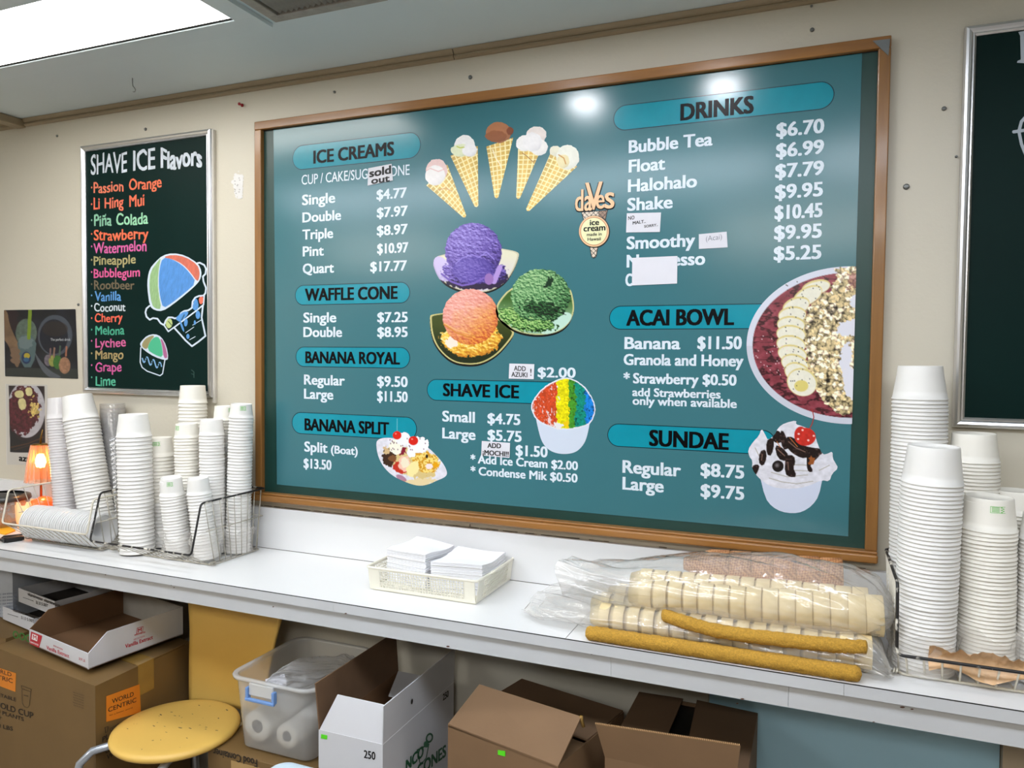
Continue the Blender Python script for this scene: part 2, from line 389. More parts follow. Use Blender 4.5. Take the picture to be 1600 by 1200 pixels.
REARM = mat('rear_fill_diffuser', (255, 255, 255), .5, emit=(255, 251, 244), estr=E_REAR)  # unseen panels added as fill light from the rear
for k, (a, b) in enumerate([(-1.6, -3.4), (1.6, -3.4)]):
    panel_light(a-.6, a+.6, b-.3, b+.3, 'added fill light panel in the ceiling behind the viewer, %s one' % ('left', 'right')[k], REARM, .03, .03)
STRIPM = mat('tube_light_diffuser', (255, 255, 255), .5, emit=(236, 244, 255), estr=E_STRIP)
for k, x in enumerate((-.45, .90, 2.25)):
    t = thing('troffer_light', 'wide fluorescent ceiling fixture in front of the counter, %s of three' % ('leftmost', 'middle', 'rightmost')[k], 'ceiling light', (x, -1.5, ZC))
    obj('fixture_body', MB().box(x-.64, x+.64, -1.79, -1.27, ZC-.03, ZC, .004), CEIL, t)
    obj('diffuser', MB().box(x-.61, x+.61, -1.76, -1.30, ZC-.04, ZC-.031, .003), STRIPM, t)
DOWNM = mat('downlight_lens', (255, 255, 255), .5, emit=(250, 250, 255), estr=E_DOWN)
for k, x in enumerate((.93, 1.39)):
    t = thing('downlight', 'small round ceiling downlight above the menu board, %s of two' % ('left', 'right')[k], 'ceiling light', (x, -.57, ZC))
    obj('trim_ring', MB().lathe([(.052, ZC-.006), (.066, ZC-.008), (.076, ZC-.001), (.052, ZC-.001)], c=(x, -.57, 0), seg=28), CEIL, t)
    obj('lens', MB().lathe([(0, ZC-.004), (.052, ZC-.004), (.052, ZC-.001)], c=(x, -.57, 0), seg=28), DOWNM, t)
# vent
vx0, vx1, vy0, vy1 = .36, .70, -.80, -.354
t = thing('air_vent', 'dusty slatted metal air vent in the ceiling right of the glowing panel', 'vent', ((vx0+vx1)/2, (vy0+vy1)/2, ZC))
VM = mat('dusty_vent_metal', (150, 146, 138), .55, var=.15, scale=40)
fr = MB(); b = .032; z0, z1 = ZC-.012, ZC-.0005
for q in [(vx0, vx1, vy1-b, vy1), (vx0, vx1, vy0, vy0+b), (vx0, vx0+b, vy0+b, vy1-b), (vx1-b, vx1, vy0+b, vy1-b)]: fr.box(q[0], q[1], q[2], q[3], z0, z1, .002)
obj('vent_frame', fr, VM, t); obj('dark_duct', MB().box(vx0+b, vx1-b, vy0+b, vy1-b, ZC-.0015, ZC-.0003), DARK, t)
first = None
for k in range(16):
    x = vx0+b+.010+k*(vx1-vx0-2*b-.012)/15.5
    if first is None: 
        first = obj('slat', MB().slab([(x, vy0+b, ZC-.0095), (x+.006, vy0+b, ZC-.003), (x+.006, vy1-b, ZC-.003), (x, vy1-b, ZC-.0095)], (1, 0, 1), .0012), VM, t); x00 = x
    else:
        s = first.copy(); COL.objects.link(s); s.location = (x-x00, 0, 0)

# ================================================================== counter
ZT = .907
ct = thing('counter', 'long white laminate counter running along the wall under the menu board', 'counter', (1.0, -.19, 0))
cx = [(XL, 1.1792), (1.1808, XR)]
for a, b_ in cx: obj('worktop', MB().box(a, b_, -.3745, -.019, ZT-.02, ZT), LAM, ct)
obj('worktop_core', MB().box(XL, XR, -.372, -.0005, ZT-.0205, ZT-.0012), DARK, ct)
ex = [XL, .5585, .5592, 1.752, 1.7528, XR]
for a, b_ in zip(ex[0::2], ex[1::2]): obj('edge_strip', MB().box(a, b_, -.3775, -.3722, .882, ZT-.0014), LAMG, ct)
ax_ = [XL, 1.2827, 1.2833, 1.6507, 1.6515, XR]
for a, b_ in zip(ax_[0::2], ax_[1::2]): obj('apron_board', MB().box(a, b_, -.364, -.346, .8335, .8865), LAMG, ct)
obj('apron_core', MB().box(XL, XR, -.3455, -.335, .84, .8865), DARK, ct)
obj('dark_edge_line', MB().box(XL, XR, -.3776, -.3746, ZT-.0013, ZT-.0001), DARK, ct)
# chips in the edge
rng = random.Random(3); m = MB()
for (u, v) in [(272, 918), (268, 914), (427, 948), (545, 956), (1160, 1092), (1152, 1099), (1365, 1128), (1410, 1105), (1425, 1108), (925, 1022), (700, 1010), (165, 898)]:
    p = yp(-.3645).hit(u, v); r = rng.uniform(.0015, .003); m.disc((p[0], -.3648 if p[2] < .882 else -.3779, p[2]), (r*1.6, 0, .0006), (0, 0, r*.7), 7)
obj('chipped_spots', m, mat('brown_chip', (90, 62, 48), .8), ct)
obj('backsplash', MB().box(XL, XR, -.019, -.001, ZT-.001, 1.0405), LAM, ct)
obj('caulk_line', MB().box(XL, XR, -.0195, -.0185, ZT, ZT+.0015), mat('grimy_caulk', (80, 72, 62), .8), ct)
m = MB()
for k in range(150):
    x = rng.uniform(XL, XR) if k < 50 else rng.uniform(-.1, 1.2); m.box(x, x+rng.uniform(.004, .03), -.0035, -.0008, 1.0405, 1.0405+rng.uniform(.0005, .002))
obj('glue_crumbs', m, mat('grime', (110, 98, 80), .8), ct, kind='stuff')
for x in (-1.5, 2.6): obj('leg_panel', MB().box(x, x+.03, -.33, -.012, 0, .84), LAMG, ct)
# ================================================================== menu board
BX, BZ0, BZ1 = 1.83, 1.064, 2.282
mbd = thing('menu_chalkboard', 'big green chalkboard in a honey oak frame holding the teal menu poster', 'chalkboard', (BX/2, 0, BZ0))
fw = .0265
obj('board_surface', MB().box(.01, BX-.01, -.009, -.0005, BZ0+.01, BZ1-.01), CHALK, mbd)
def rail(x0, x1, z0, z1, m, y0=-.024): return obj('frame_rail', MB().box(x0, x1, y0, -.0005, z0, z1, .0025), m, mbd)
rail(0, BX, BZ1-fw, BZ1, OAK); rail(0, fw, BZ0+.026, BZ1-fw, OAKV); rail(BX-fw, BX, BZ0+.026, BZ1-fw, OAKV)
m = MB(); m.box(-.006, BX+.001, -.042, -.0005, BZ0, BZ0+.02, .004); m.box(-.002, BX, -.034, -.001, BZ0+.02, BZ0+.0262, .002); obj('chalk_ledge', m, OAK, mbd)
P = yp(-.0246)
obj('corner_plate', MB().slab([P.hit(1363.5, 64), P.hit(1391, 60.8), P.hit(1388, 87)], (0, -1, 0), .0012), mat('dull_metal_plate', (128, 130, 130), .4, .9), mbd)
obj('frame_shadow_strip', MB().box(fw, BX-fw, -.0105, -.009, BZ1-fw-.002, BZ1-fw), DARK, mbd)  # dark strip laid in as the shade under the top rail

PY = -.0105
pos = thing('menu_poster', 'glossy teal printed ice cream menu poster with prices mounted on the green board', 'poster', (.92, PY, 1.117))
c4 = [(.0775, 1.1165), (1.7675, 1.1165), (1.770, 2.2545), (.066, 2.2545)]
obj('poster_sheet', MB().slab([(x, -.0092, z) for x, z in c4], (0, -1, 0), .0013), POSTER, pos)
P0, P1, P2, P3 = yp(PY-.0002), yp(PY-.0005), yp(PY-.0008), yp(PY-.0011)
def banner(uL, uR, u, vt, vb):
    z1, z0 = P0.hit(u, vt)[2], P0.hit(u, vb)[2]; zc, r = (z0+z1)/2, (z1-z0)/2
    def xat(uu):
        lo, hi = -1., 3.
        for _ in range(40):
            mid = (lo+hi)/2; q = np.array([mid, PY, zc])-CAM
            if 800+FPX*(q@AX)/(q@AZ) < uu: lo = mid
            else: hi = mid
        return lo
    x0, x1 = xat(uL)+r, xat(uR)-r
    def st(rr, y): return [(x1+rr*math.cos(a), y, zc+rr*math.sin(a)) for a in np.linspace(-PI/2, PI/2, 18)]+[(x0+rr*math.cos(a), y, zc+rr*math.sin(a)) for a in np.linspace(PI/2, 3*PI/2, 18)]
    o = obj('heading_banner', MB().slab(st(r, PY), (0, -1, 0), .0002), OUTL, pos)
    obj('banner_fill', MB().slab(st(r-.0022, PY-.0002), (0, -1, 0), .00015), BANNER, o); return o
def head(args, txt, a, u1, cap):
    b = banner(*args); text(b, INKK, P1, txt, a, u1, cap, bold=.04)
head((457, 657.5, 560, 216.3, 256.2), 'ICE CREAMS', (489.5, 255.5), 616, 19.5)
head((461, 640.8, 550, 443, 475.5), 'WAFFLE CONE', (476.3, 470), 621.3, 18.5)
head((462, 640.8, 550, 542, 574.5), 'BANANA ROYAL', (477, 567), 625, 17.5)
head((456, 651.5, 550, 647.5, 682.7), 'BANANA SPLIT', (475.8, 672), 608, 18)
head((667, 880, 740, 593.6, 628), 'SHAVE ICE', (692, 618.4), 811, 19)
head((958.3, 1304, 1120, 146.6, 188.5), 'DRINKS', (1062.7, 188.3), 1177.7, 25)
head((951.8, 1225, 1073.4, 476, 514.6), 'ACAI BOWL', (978.3, 508.5), 1147, 23.5)
head((949, 1212, 1073.4, 666.5, 704), 'SUNDAE', (1014, 696), 1138.6, 24)
TX = [('CUP / CAKE/SUGAR CONE', 471.3, 288.8, 640, 15, .006), ('Single', 472, 320.5, 523.8, 15.5), ('Double', 472.5, 347.5, 533, 15), ('Triple', 472.5, 374.3, 520.5, 15), ('Pint', 473, 400.5, 506, 15), ('Quart', 473, 427.5, 521.8, 15),
 ('$4.77', 588.3, 312, 635.5, 15), ('$7.97', 588.8, 340, 637, 15), ('$8.97', 588.8, 368, 637, 15), ('$10.97', 589.3, 396.3, 638, 15), ('$17.77', 578.5, 424.5, 635.8, 15),
 ('Single', 474, 503.8, 525.5, 15), ('Double', 474, 526.3, 534.5, 15), ('$7.25', 589.5, 503.3, 637, 15), ('$8.95', 589.5, 526.3, 637, 15),
 ('Regular', 475, 600.5, 538.8, 15), ('Large', 475, 622.5, 520.8, 15), ('$9.50', 589.3, 603.3, 637, 15.5), ('$11.50', 589.3, 626.5, 637, 15.5),
 ('Split', 475.5, 705, 511.8, 15), ('(Boat)', 517, 708, 559, 12), ('$13.50', 474.3, 730.8, 518, 14.5),
 ('Small', 691, 658, 742, 16), ('Large', 691, 684.4, 743, 16), ('$4.75', 761.6, 661.6, 813, 16), ('$5.75', 761.6, 687.4, 815, 16), ('$2.00', 840, 589, 899.4, 15), ('$1.50', 805.6, 711.4, 855.6, 16),
 ('* Add Ice Cream $2.00', 735, 723, 903, 12.5), ('* Condense Mik $0.50', 735, 741.3, 902.4, 12.5),
 ('Bubble Tea', 982.3, 239, 1113.3, 19), ('Float', 982.3, 269.3, 1039.3, 19), ('Halohalo', 981, 300, 1089, 19), ('Shake', 980, 329.3, 1051, 19), ('Smoothy', 979, 389.3, 1086, 19), ('Nespresso', 979, 417.7, 1101.7, 19), ('C', 977, 446.7, 988.5, 18.5),
 ('$6.70', 1212.7, 214, 1287.7, 21), ('$6.99', 1212.3, 246, 1287.3, 21), ('$7.79', 1211, 278.3, 1287.3, 21), ('$9.95', 1210.7, 310.7, 1285.7, 21), ('$10.45', 1210, 342.7, 1285, 21), ('$9.95', 1209.3, 374.3, 1284, 21), ('$5.25', 1208.7, 406.7, 1283.3, 21),
 ('Banana', 975.6, 545, 1063, 18), ('$11.50', 1089.5, 545, 1158.9, 19), ('Granola and Honey', 974.4, 569.9, 1161.6, 16.5), ('*', 974, 598.6, 984, 16), ('Strawberry $0.50', 989, 598.6, 1150.8, 15.5), ('add Strawberries', 987.9, 618.6, 1125.9, 12.5), ('only when available', 988.3, 632, 1151.2, 12.5),
 ('Regular', 972.5, 738.2, 1063.8, 19), ('Large', 972.5, 764.3, 1037, 19), ('$8.75', 1094.5, 743.2, 1162.7, 19.5), ('$9.75', 1094.5, 775.8, 1162.7, 19.5)]
for q in TX: text(pos, INKW, P0, q[0], (q[1], q[2]), q[3], q[4], bold=(q[5] if len(q) > 5 else .034))

# ---- painted pictures on the poster
def clipx():
    return None
WAF = ((252, 238, 176), (232, 192, 96))
def cone(name, A, B, T, scoop, base, rough=2., extra=None, top=(250, 225, 180)):
    us = [A[0], B[0], T[0]]+[s[0]-s[2] for s in scoop]+[s[0]+s[2] for s in scoop]; vs = [A[1], B[1], T[1]]+[s[1]-s[3] for s in scoop]
    c = Canvas(min(us)-4, min(vs)-4, max(us)+4, T[1]+5, .75)
    A, B, T = map(np.array, (A, B, T)); ab = (B-A)/np.linalg.norm(B-A); mid = (A+B)/2; ax = (T-mid)/np.linalg.norm(T-mid)
    dx, dy = c.X-mid[0], c.Y-mid[1]; s = dx*ax[0]+dy*ax[1]; q = dx*ax[1]-dy*ax[0]; L = np.linalg.norm(T-mid)
    g = np.maximum(np.cos(2*PI*(s+q*.25)/7.4), np.cos(2*PI*(q/(1.25-s/L*.55)-s*.12)/6.6)); f = np.clip((g-.55)*3, 0, 1)[..., None]
    wt = np.array(WAF[0])*f+np.array(WAF[1])*(1-f)*(1-.10*np.abs(q/14)[..., None]); wt = wt*(1+.1*(fbm(c.X/5, c.Y/5, 3)-.5))[..., None]
    n = np.array([ax[1], -ax[0]])*3.0
    c.put(sdpoly(c.X, c.Y, [A, B, T+n, T+ax*2, T-n]), wt)
    for i, (sx, sy, rx, ry, col) in enumerate(scoop):
        nx_, ny_ = (c.X-sx)/rx, (c.Y-sy)/ry; sh = 1.02-.16*np.clip(nx_*.5+ny_*.8, -1, 1)**2*np.sign(np.clip(nx_*.5+ny_*.8, 0, 1))-.10*fbm(c.X/4, c.Y/4, i)
        c.put(c.de(sx, sy, rx+.8, ry+.8, 0, rough*.6), np.array(col)*(1+(sh-1)*.6)[..., None])
    if extra: extra(c)
    c.build('cone_picture', pos, P1, PIC)
cone('a', (666, 289.7), (699, 256.8), (726, 338), [(682.4, 266, 16, 17, (238, 205, 200)), (680, 274, 15, 15, (248, 243, 240))], 0, extra=lambda c: (c.line([(664, 268), (672, 263), (685, 268), (694, 264)], 1, (225, 170, 165), grow=False), c.line([(684, 297), (697, 294), (706, 299)], 1.2, (205, 150, 90), grow=False)))
cone('b', (703.7, 243.3), (746.5, 228), (744.5, 322), [(726, 226, 15, 14, (246, 244, 242)), (720, 235, 15, 9, (232, 238, 200)), (734, 235, 11, 9, (246, 244, 244))], 0, extra=lambda c: c.line([(714, 229), (719, 231), (725, 230)], 1.8, (190, 200, 80), grow=False))
cone('c', (759.8, 229), (802, 215), (775.7, 308), [(779, 207, 18.5, 15.5, (176, 116, 78)), (775, 213, 16, 8, (150, 92, 58)), (797, 205, 4.5, 6, (130, 72, 46))], 0, extra=lambda c: c.line([(770, 234), (774, 246), (781, 256), (783, 262)], 1.8, (250, 238, 200), grow=False))
cone('d', (809.5, 232.3), (843.2, 238.2), (809.5, 309), [(838, 211, 15, 13, (242, 232, 226)), (820, 224, 13, 12, (248, 246, 244)), (842, 230, 13, 12, (247, 244, 240)), (832, 222, 14, 14, (248, 246, 246))], 0, extra=lambda c: c.line([(816, 239), (822, 243), (833, 253), (836, 250)], 1.2, (160, 110, 50), grow=False))
cone('e', (861, 237.4), (902, 260), (824.5, 328), [(868, 236, 8.5, 7.5, (236, 232, 208)), (887, 246, 17, 18.5, (240, 240, 226)), (880, 252, 9, 10, (238, 224, 170))], 0, extra=lambda c: (c.line([(873, 242), (881, 247), (884, 256)], 1.8, (196, 140, 60), grow=False)))

def scoop_pic(dish, dcol, dshade, rim, paint, box):
    c = Canvas(*box, .8)
    d = np.array(dish, float); c.poly(d+np.array([-.5, 3.2]), (8, 12, 14), k=2); c.poly(dish, rim, k=2)
    ce = d.mean(0); ins = ce+(d-ce)*.955; D = sdpoly(c.X, c.Y, smooth_poly(ins)); g = np.clip((c.Y-ce[1])/40+.5, 0, 1)[..., None]
    c.put(D, np.array(dcol)*(1-g)+np.array(dshade)*g, grow=False); paint(c); c.build('scoop_picture', pos, P1 if dcol[0] < 200 else P0, PIC)
def tex(c, cx, cy, rx, ry, lo, mi, hi, s=1, amp=.9, fr=3.2):
    nx_, ny_ = (c.X-cx)/rx, (c.Y-cy)/ry; nz = np.sqrt(np.clip(1-nx_**2-ny_**2, 0, 1)); sh = .55*nz-.45*ny_-.30*nx_
    n = fbm(c.X/fr, c.Y/(fr*.7), s, 4); gy = (n-fbm(c.X/fr-.25, (c.Y+1.6)/(fr*.7), s, 4)); v = np.clip(.5+.55*(sh-.35)+amp*gy*1.6+.25*(n-.5), 0, 1)[..., None]
    lo, mi, hi = map(np.array, (lo, mi, hi)); return np.where(v < .5, lo+(mi-lo)*v*2, mi+(hi-mi)*(v-.5)*2)
def purple(c):
    lo, mi, hi = (44, 26, 92), (104, 82, 172), (168, 150, 226)
    c.ell(744, 436, 52, 17, (40, 26, 60), rough=3, grow=False); c.ell(690, 420, 14, 22, (205, 190, 235), rot=-.6, grow=False, op=.9)
    c.put(c.de(742, 424, 51, 20, .03, 4), tex(c, 742, 420, 54, 26, lo, mi, hi, 2)); c.put(c.de(739.5, 393, 44, 45, 0, 2), tex(c, 739.5, 393, 46, 48, lo, mi, hi, 3, .7, 3.6))
    c.put(c.de(740, 422, 33, 20, .0, 2), tex(c, 738, 436, 36, 34, (52, 36, 110), (86, 66, 158), (140, 122, 208), 5, .4)); c.line([(712, 412), (722, 403), (738, 398), (748, 402), (760, 394), (772, 405)], 1.6, (146, 128, 214), grow=False)
    c.line([(781, 418), (776, 430), (772, 440)], 8, (176, 146, 214), grow=False); c.ell(764, 436, 7, 9, (150, 110, 180), grow=False); c.line([(690, 428), (705, 440), (722, 446), (740, 443), (756, 434)], 3, (118, 92, 186), grow=False)
scoop_pic([(675, 402.5), (681.7, 425), (693.3, 441.7), (715, 453), (743, 457.5), (766.7, 455), (790, 441.7), (803, 421.7), (810.8, 401.7), (810.8, 393.3), (783.3, 388.3), (740, 380), (700, 396)], (226, 222, 196), (214, 204, 214), (206, 200, 170), purple, (670, 344, 816, 464))
def green(c):
    lo, mi, hi = (14, 46, 22), (84, 140, 84), (168, 206, 150)
    c.ell(868, 505, 28, 12, (190, 222, 206), rot=-.5, grow=False)
    c.put(c.de(815, 500, 40, 15, .35, 5), tex(c, 815, 498, 46, 22, (10, 44, 16), (80, 140, 60), (176, 212, 130), 9, 1.4, 2.6)); c.put(c.de(844.5, 463, 46.5, 43, 0, 2.5), tex(c, 844.5, 462, 49, 46, lo, mi, hi, 4))
    D = c.de(846, 483, 30, 11, .15, 7); c.put(D, tex(c, 846, 470, 40, 40, (4, 16, 8), (22, 60, 30), (60, 110, 60), 6, 1.2), grow=False); c.ell(858, 440, 10, 4, (18, 48, 26), rot=-.9, rough=5, grow=False)
    c.put(c.de(838, 508, 32, 9, .1, 5), tex(c, 838, 506, 36, 14, (14, 52, 18), (92, 150, 72), (170, 206, 128), 8, 1.4, 2.6))
scoop_pic([(773, 477), (802, 443.8), (860, 440), (883.7, 448.4), (891.9, 450.2), (897.1, 472.3), (897, 488.7), (888.3, 507.3), (872, 519), (848.7, 523.7), (825.3, 522.5), (804.3, 516.7), (785.7, 503.8), (777.5, 493.3)], (58, 96, 34), (150, 190, 160), (196, 196, 138), green, (768, 414, 904, 532))
def pink(c):
    t = np.clip((c.X*.55+c.Y*.85-806)/62+.5*(fbm(c.X/9, c.Y/9, 11)-.5), 0, 1)[..., None]
    c.put(c.de(736, 530, 47, 27, .0, 5), tex(c, 736, 524, 50, 32, (196, 120, 30), (244, 200, 76), (254, 244, 200), 12, .9, 5)); c.ell(706, 535, 9, 9, (246, 228, 214), rough=4, grow=False)
    a = tex(c, 735, 494, 46, 46, (186, 90, 80), (228, 146, 132), (246, 196, 184), 13, .5, 4); b = tex(c, 735, 494, 46, 46, (196, 84, 40), (236, 156, 62), (250, 214, 100), 14, .8, 4)
    c.put(c.de(735, 495, 43.5, 43.5, 0, 1.2), a*(1-t)+b*t); c.line([(694, 507), (712, 519), (730, 526), (742, 524)], 2.4, (214, 136, 60), grow=False); c.line([(694, 505), (712, 515), (735, 522)], 1.2, (238, 190, 120), grow=False)
scoop_pic([(671.7, 495), (673, 491.7), (692.5, 489), (735, 485), (780, 496.7), (801.7, 515), (804, 521.7), (793.3, 536.7), (776.7, 555), (753, 568.3), (731.7, 570), (710, 566.7), (693.3, 555), (680, 538.3), (673.3, 518.3)], (60, 72, 22), (28, 40, 16), (206, 196, 130), pink, (666, 446, 810, 580))

# shave ice
c = Canvas(826, 584, 936, 716, .8)
c.poly([(836, 648), (838, 636), (921, 640), (922.5, 656), (916.8, 685), (909.8, 697.8), (899.3, 707), (883, 710), (866.6, 707.7), (855, 701.3), (846.8, 690.8), (842, 675.6)], (206, 216, 232), k=2)
dome = [(830, 633.6), (832.8, 626.6), (843.3, 611.5), (855, 602.2), (870, 594), (884, 590), (895.8, 592.8), (911, 602.2), (922.6, 617.3), (929, 631.3), (930.2, 641.8), (923.8, 660.5), (911, 666.3), (890, 671), (872.5, 670.4), (849, 662.8), (837.5, 654.6), (831.7, 643)]
D = sdpoly(c.X, c.Y, smooth_poly(dome, 1))+(fbm(c.X/3, c.Y/3, 5)-.5)*1.5; c.put(D+.8, (222, 226, 236))
n = fbm(c.X/5, c.Y/5, 21)-.5; n2 = fbm(c.X/2.2, c.Y/2.2, 22); xx = c.X+n*10
col = np.zeros(c.C.shape); 
for lo_, hi_, cc in [(0, 869, (208, 74, 36)), (869, 889, (232, 220, 10)), (889, 899, (70, 150, 40)), (899, 914, (10, 140, 120)), (914, 999, (20, 130, 220))]: col[(xx >= lo_) & (xx < hi_)] = cc
col = col*(.72+.5*n2)[..., None]; bl = np.clip((fbm(c.X/3, c.Y/3, 30)-.62)*6, 0, 1)*(c.X > 888); col = col*(1-.7*bl[..., None]); wh = np.clip((fbm(c.X/2, c.Y/4, 31)-.66)*8, 0, 1)*(c.X < 875); col = col*(1-wh[..., None])+230*wh[..., None]
c.put(D-1.2, col, grow=False); c.ell(871, 666, 7, 6, (226, 224, 226), rough=5, grow=False); c.ell(858, 658, 3, 8, (232, 200, 200), rot=-.3, rough=4, grow=False); c.ell(886, 662, 5, 6, (236, 200, 20), rough=4, grow=False)
c.build('shave_ice_picture', pos, P2, PIC)

# banana split
c = Canvas(582, 650, 704, 764, .7)
c.line([(620.6, 654), (620.4, 676)], .9, (110, 190, 200))
dish = [(587.3, 692), (591, 686.6), (598.3, 684.3), (612, 684), (640, 688), (668, 698), (681, 710.5), (692.8, 724.2), (699.3, 738), (696.5, 745.3), (681, 751.7), (671.7, 756.3), (658, 759.5), (644.2, 757.2), (627.7, 750.8), (612, 742.6), (598.3, 728.8), (590, 711.4)]
n = fbm(c.X/4, c.Y/4, 41); n3 = fbm(c.X/2.2, c.Y/2.2, 42)
c.put(sdpoly(c.X, c.Y, smooth_poly(dish)), np.array((226, 224, 234))*(.9+.15*n)[..., None])
c.ell(655, 753, 32, 6, (226, 206, 160), rot=-.08, rough=4, grow=False); c.ell(627, 747, 9, 4, (150, 90, 120), rot=.5, grow=False, op=.7)
c.ell(640, 722, 42, 20, (214, 190, 130), rot=.42, rough=5, grow=False)
c.ell(608, 714, 11, 14, (60, 38, 26), rough=5, grow=False); c.ell(613, 716, 6, 6, (120, 78, 46), rough=3, grow=False); c.ell(604, 704, 5, 6, (206, 176, 130), rough=4, grow=False)
c.ell(625, 730, 12, 9, (190, 50, 34), rot=.5, rough=4, grow=False); c.ell(631.5, 724, 9.5, 12, (238, 190, 170), rough=3, grow=False); c.ell(633, 722, 6, 8, (238, 226, 200), rough=3, grow=False); c.ell(629, 705, 6, 6, (130, 28, 50), rough=4, grow=False)
c.put(c.de(665, 722, 22, 17, .5, 5), np.where((n3 > .5)[..., None], np.array((240, 214, 120)), np.array((206, 146, 34))), grow=False); c.ell(671, 729, 6, 5, (240, 222, 220), rough=3, grow=False); c.ell(681, 727, 4.5, 5, (226, 160, 20), rough=3, grow=False); c.ell(667, 713, 2, 3, (40, 24, 12), grow=False)
c.ell(645, 733, 9, 12, (240, 226, 160), rot=.5, rough=3, grow=False)
c.ell(619, 698, 11, 12, (240, 238, 222), rough=3, grow=False); c.ell(632, 686, 12, 9, (238, 238, 240), rough=3, grow=True); c.ell(653, 696, 17, 13, (240, 240, 244), rough=3, grow=True); c.ell(642, 706, 7, 9, (240, 240, 242), rough=3, grow=False)
for k in range(26): c.ell(608+hsh(k, 3, 2)*60, 684+hsh(k, 5, 2)*20, .7, 1, (90, 40, 60), grow=False)
for q in ((620.4, 680.2, 6.8), (645.9, 688.6, 7.4)): c.ell(q[0], q[1], q[2], q[2]*.95, (212, 34, 22), grow=True); c.ell(q[0]-2, q[1]-2.5, 1.5, 1.2, (240, 130, 120), grow=False)
c.build('banana_split_picture', pos, P2, PIC)

# acai bowl, cut off by the sheet's right edge
c = Canvas(1164, 412, 1342, 668, 1.)
cx_, cy_ = 1330, 539.4; D0 = c.de(cx_, cy_, 163.5, 123.3); sx = (1347.2-(c.Y-82)*.0274)-c.X
c.put(D0, np.array((214, 218, 232))*(1-.06*(c.Y > 540))[..., None])
n = fbm(c.X/9, c.Y/7, 50); Di = c.de(cx_, cy_, 154, 113.5); col = np.array((142, 62, 74))+(n[..., None]-.5)*np.array((70, 50, 56)); rdg = np.clip((np.abs(fbm(c.X/22, c.Y/9, 51)-.5)-.02)*18, 0, 1); col = col*(.45+.55*rdg[..., None])
c.put(Di, col, grow=False)
# granola
xx, yy = c.X/6.6+1.5*(fbm(c.X/7, c.Y/7, 81)-.5), c.Y/5.8+1.5*(fbm(c.X/7, c.Y/7, 82)-.5); best = np.full(c.X.shape, 9.); idn = np.zeros(c.X.shape)
for i in (-1, 0, 1):
    for j in (-1, 0, 1):
        gx, gy = np.floor(xx)+i, np.floor(yy)+j; px, py = gx+hsh(gx, gy, 1), gy+hsh(gx, gy, 2); d = np.hypot(xx-px, yy-py); m_ = d < best; best = np.where(m_, d, best); idn = np.where(m_, hsh(gx, gy, 3), idn)
gr = np.array((238, 214, 160))*(.72+.4*idn+.25*(fbm(c.X/2.5, c.Y/2.5, 52)-.5))[..., None]; gr = gr+np.array((14, 12, 22))*(idn > .6)[..., None]*2; gr = gr*np.clip(1.65-best*1.35-.9*(fbm(c.X/3, c.Y/3, 83)-.45)-.9*np.clip(fbm(c.X/16, c.Y/16, 84)-.55, 0, 1)*2, .16, 1.1)[..., None]
gp = [(1305, 420), (1340, 416), (1345, 520), (1340, 640), (1318, 650), (1300, 636), (1284, 628), (1276, 610), (1270, 590), (1262, 575), (1256, 540), (1254, 505), (1262, 485), (1274, 465), (1296, 455), (1306, 440)]
c.put(sdpoly(c.X, c.Y, gp)+(n-.5)*14, gr, grow=False); c.ell(1334, 440, 12, 12, (120, 50, 60), rough=10, grow=False, op=.5)
# banana slices
for k, (bx, by, r1, r2, ro) in enumerate([(1275, 449, 22, 9, -.25), (1262, 462, 24, 11, -.5), (1244, 478, 21, 11, -.35), (1238, 492, 21, 11, -.1), (1236, 507, 21, 11, .05), (1236, 522, 22, 12, .1), (1236, 538, 22, 12, .15), (1238, 553, 22, 12, .2), (1242, 568, 21, 12, .3), (1246, 582, 20, 13, .4), (1253, 597, 23, 19, .5)]):
    c.ell(bx, by, r1+1, r2+2.5, (224, 208, 140), rot=ro, grow=False); c.ell(bx, by+1.2, r1-.3, r2+.6, np.array((244, 240, 222))*(1-.06*fbm(c.X/3, c.Y/3, k))[..., None], rot=ro, grow=False)
c.ell(1252, 603, 11, 9, (222, 206, 120), grow=False)
for (bx, by, r1, r2, ro) in [(1326, 512, 20, 12, -.3), (1322, 560, 9, 24, .1), (1328, 590, 12, 20, -.4), (1330, 610, 12, 16, -.5), (1338, 470, 8, 12, .4)]: c.ell(bx, by, r1, r2, (226, 226, 236), rot=ro, rough=5, grow=False)
for k in range(90):
    a, b = 1226+hsh(k, 7, 4)*60, 440+hsh(k, 9, 4)*170; c.ell(a, b, .8, 1, (50, 50, 48), grow=False)
for k in range(30): c.ell(1180+hsh(k, 11, 4)*50, 520+hsh(k, 12, 4)*70, .8, .8, (236, 200, 206), grow=False)
c.build('acai_bowl_picture', pos, P1, PIC, clip=sx)

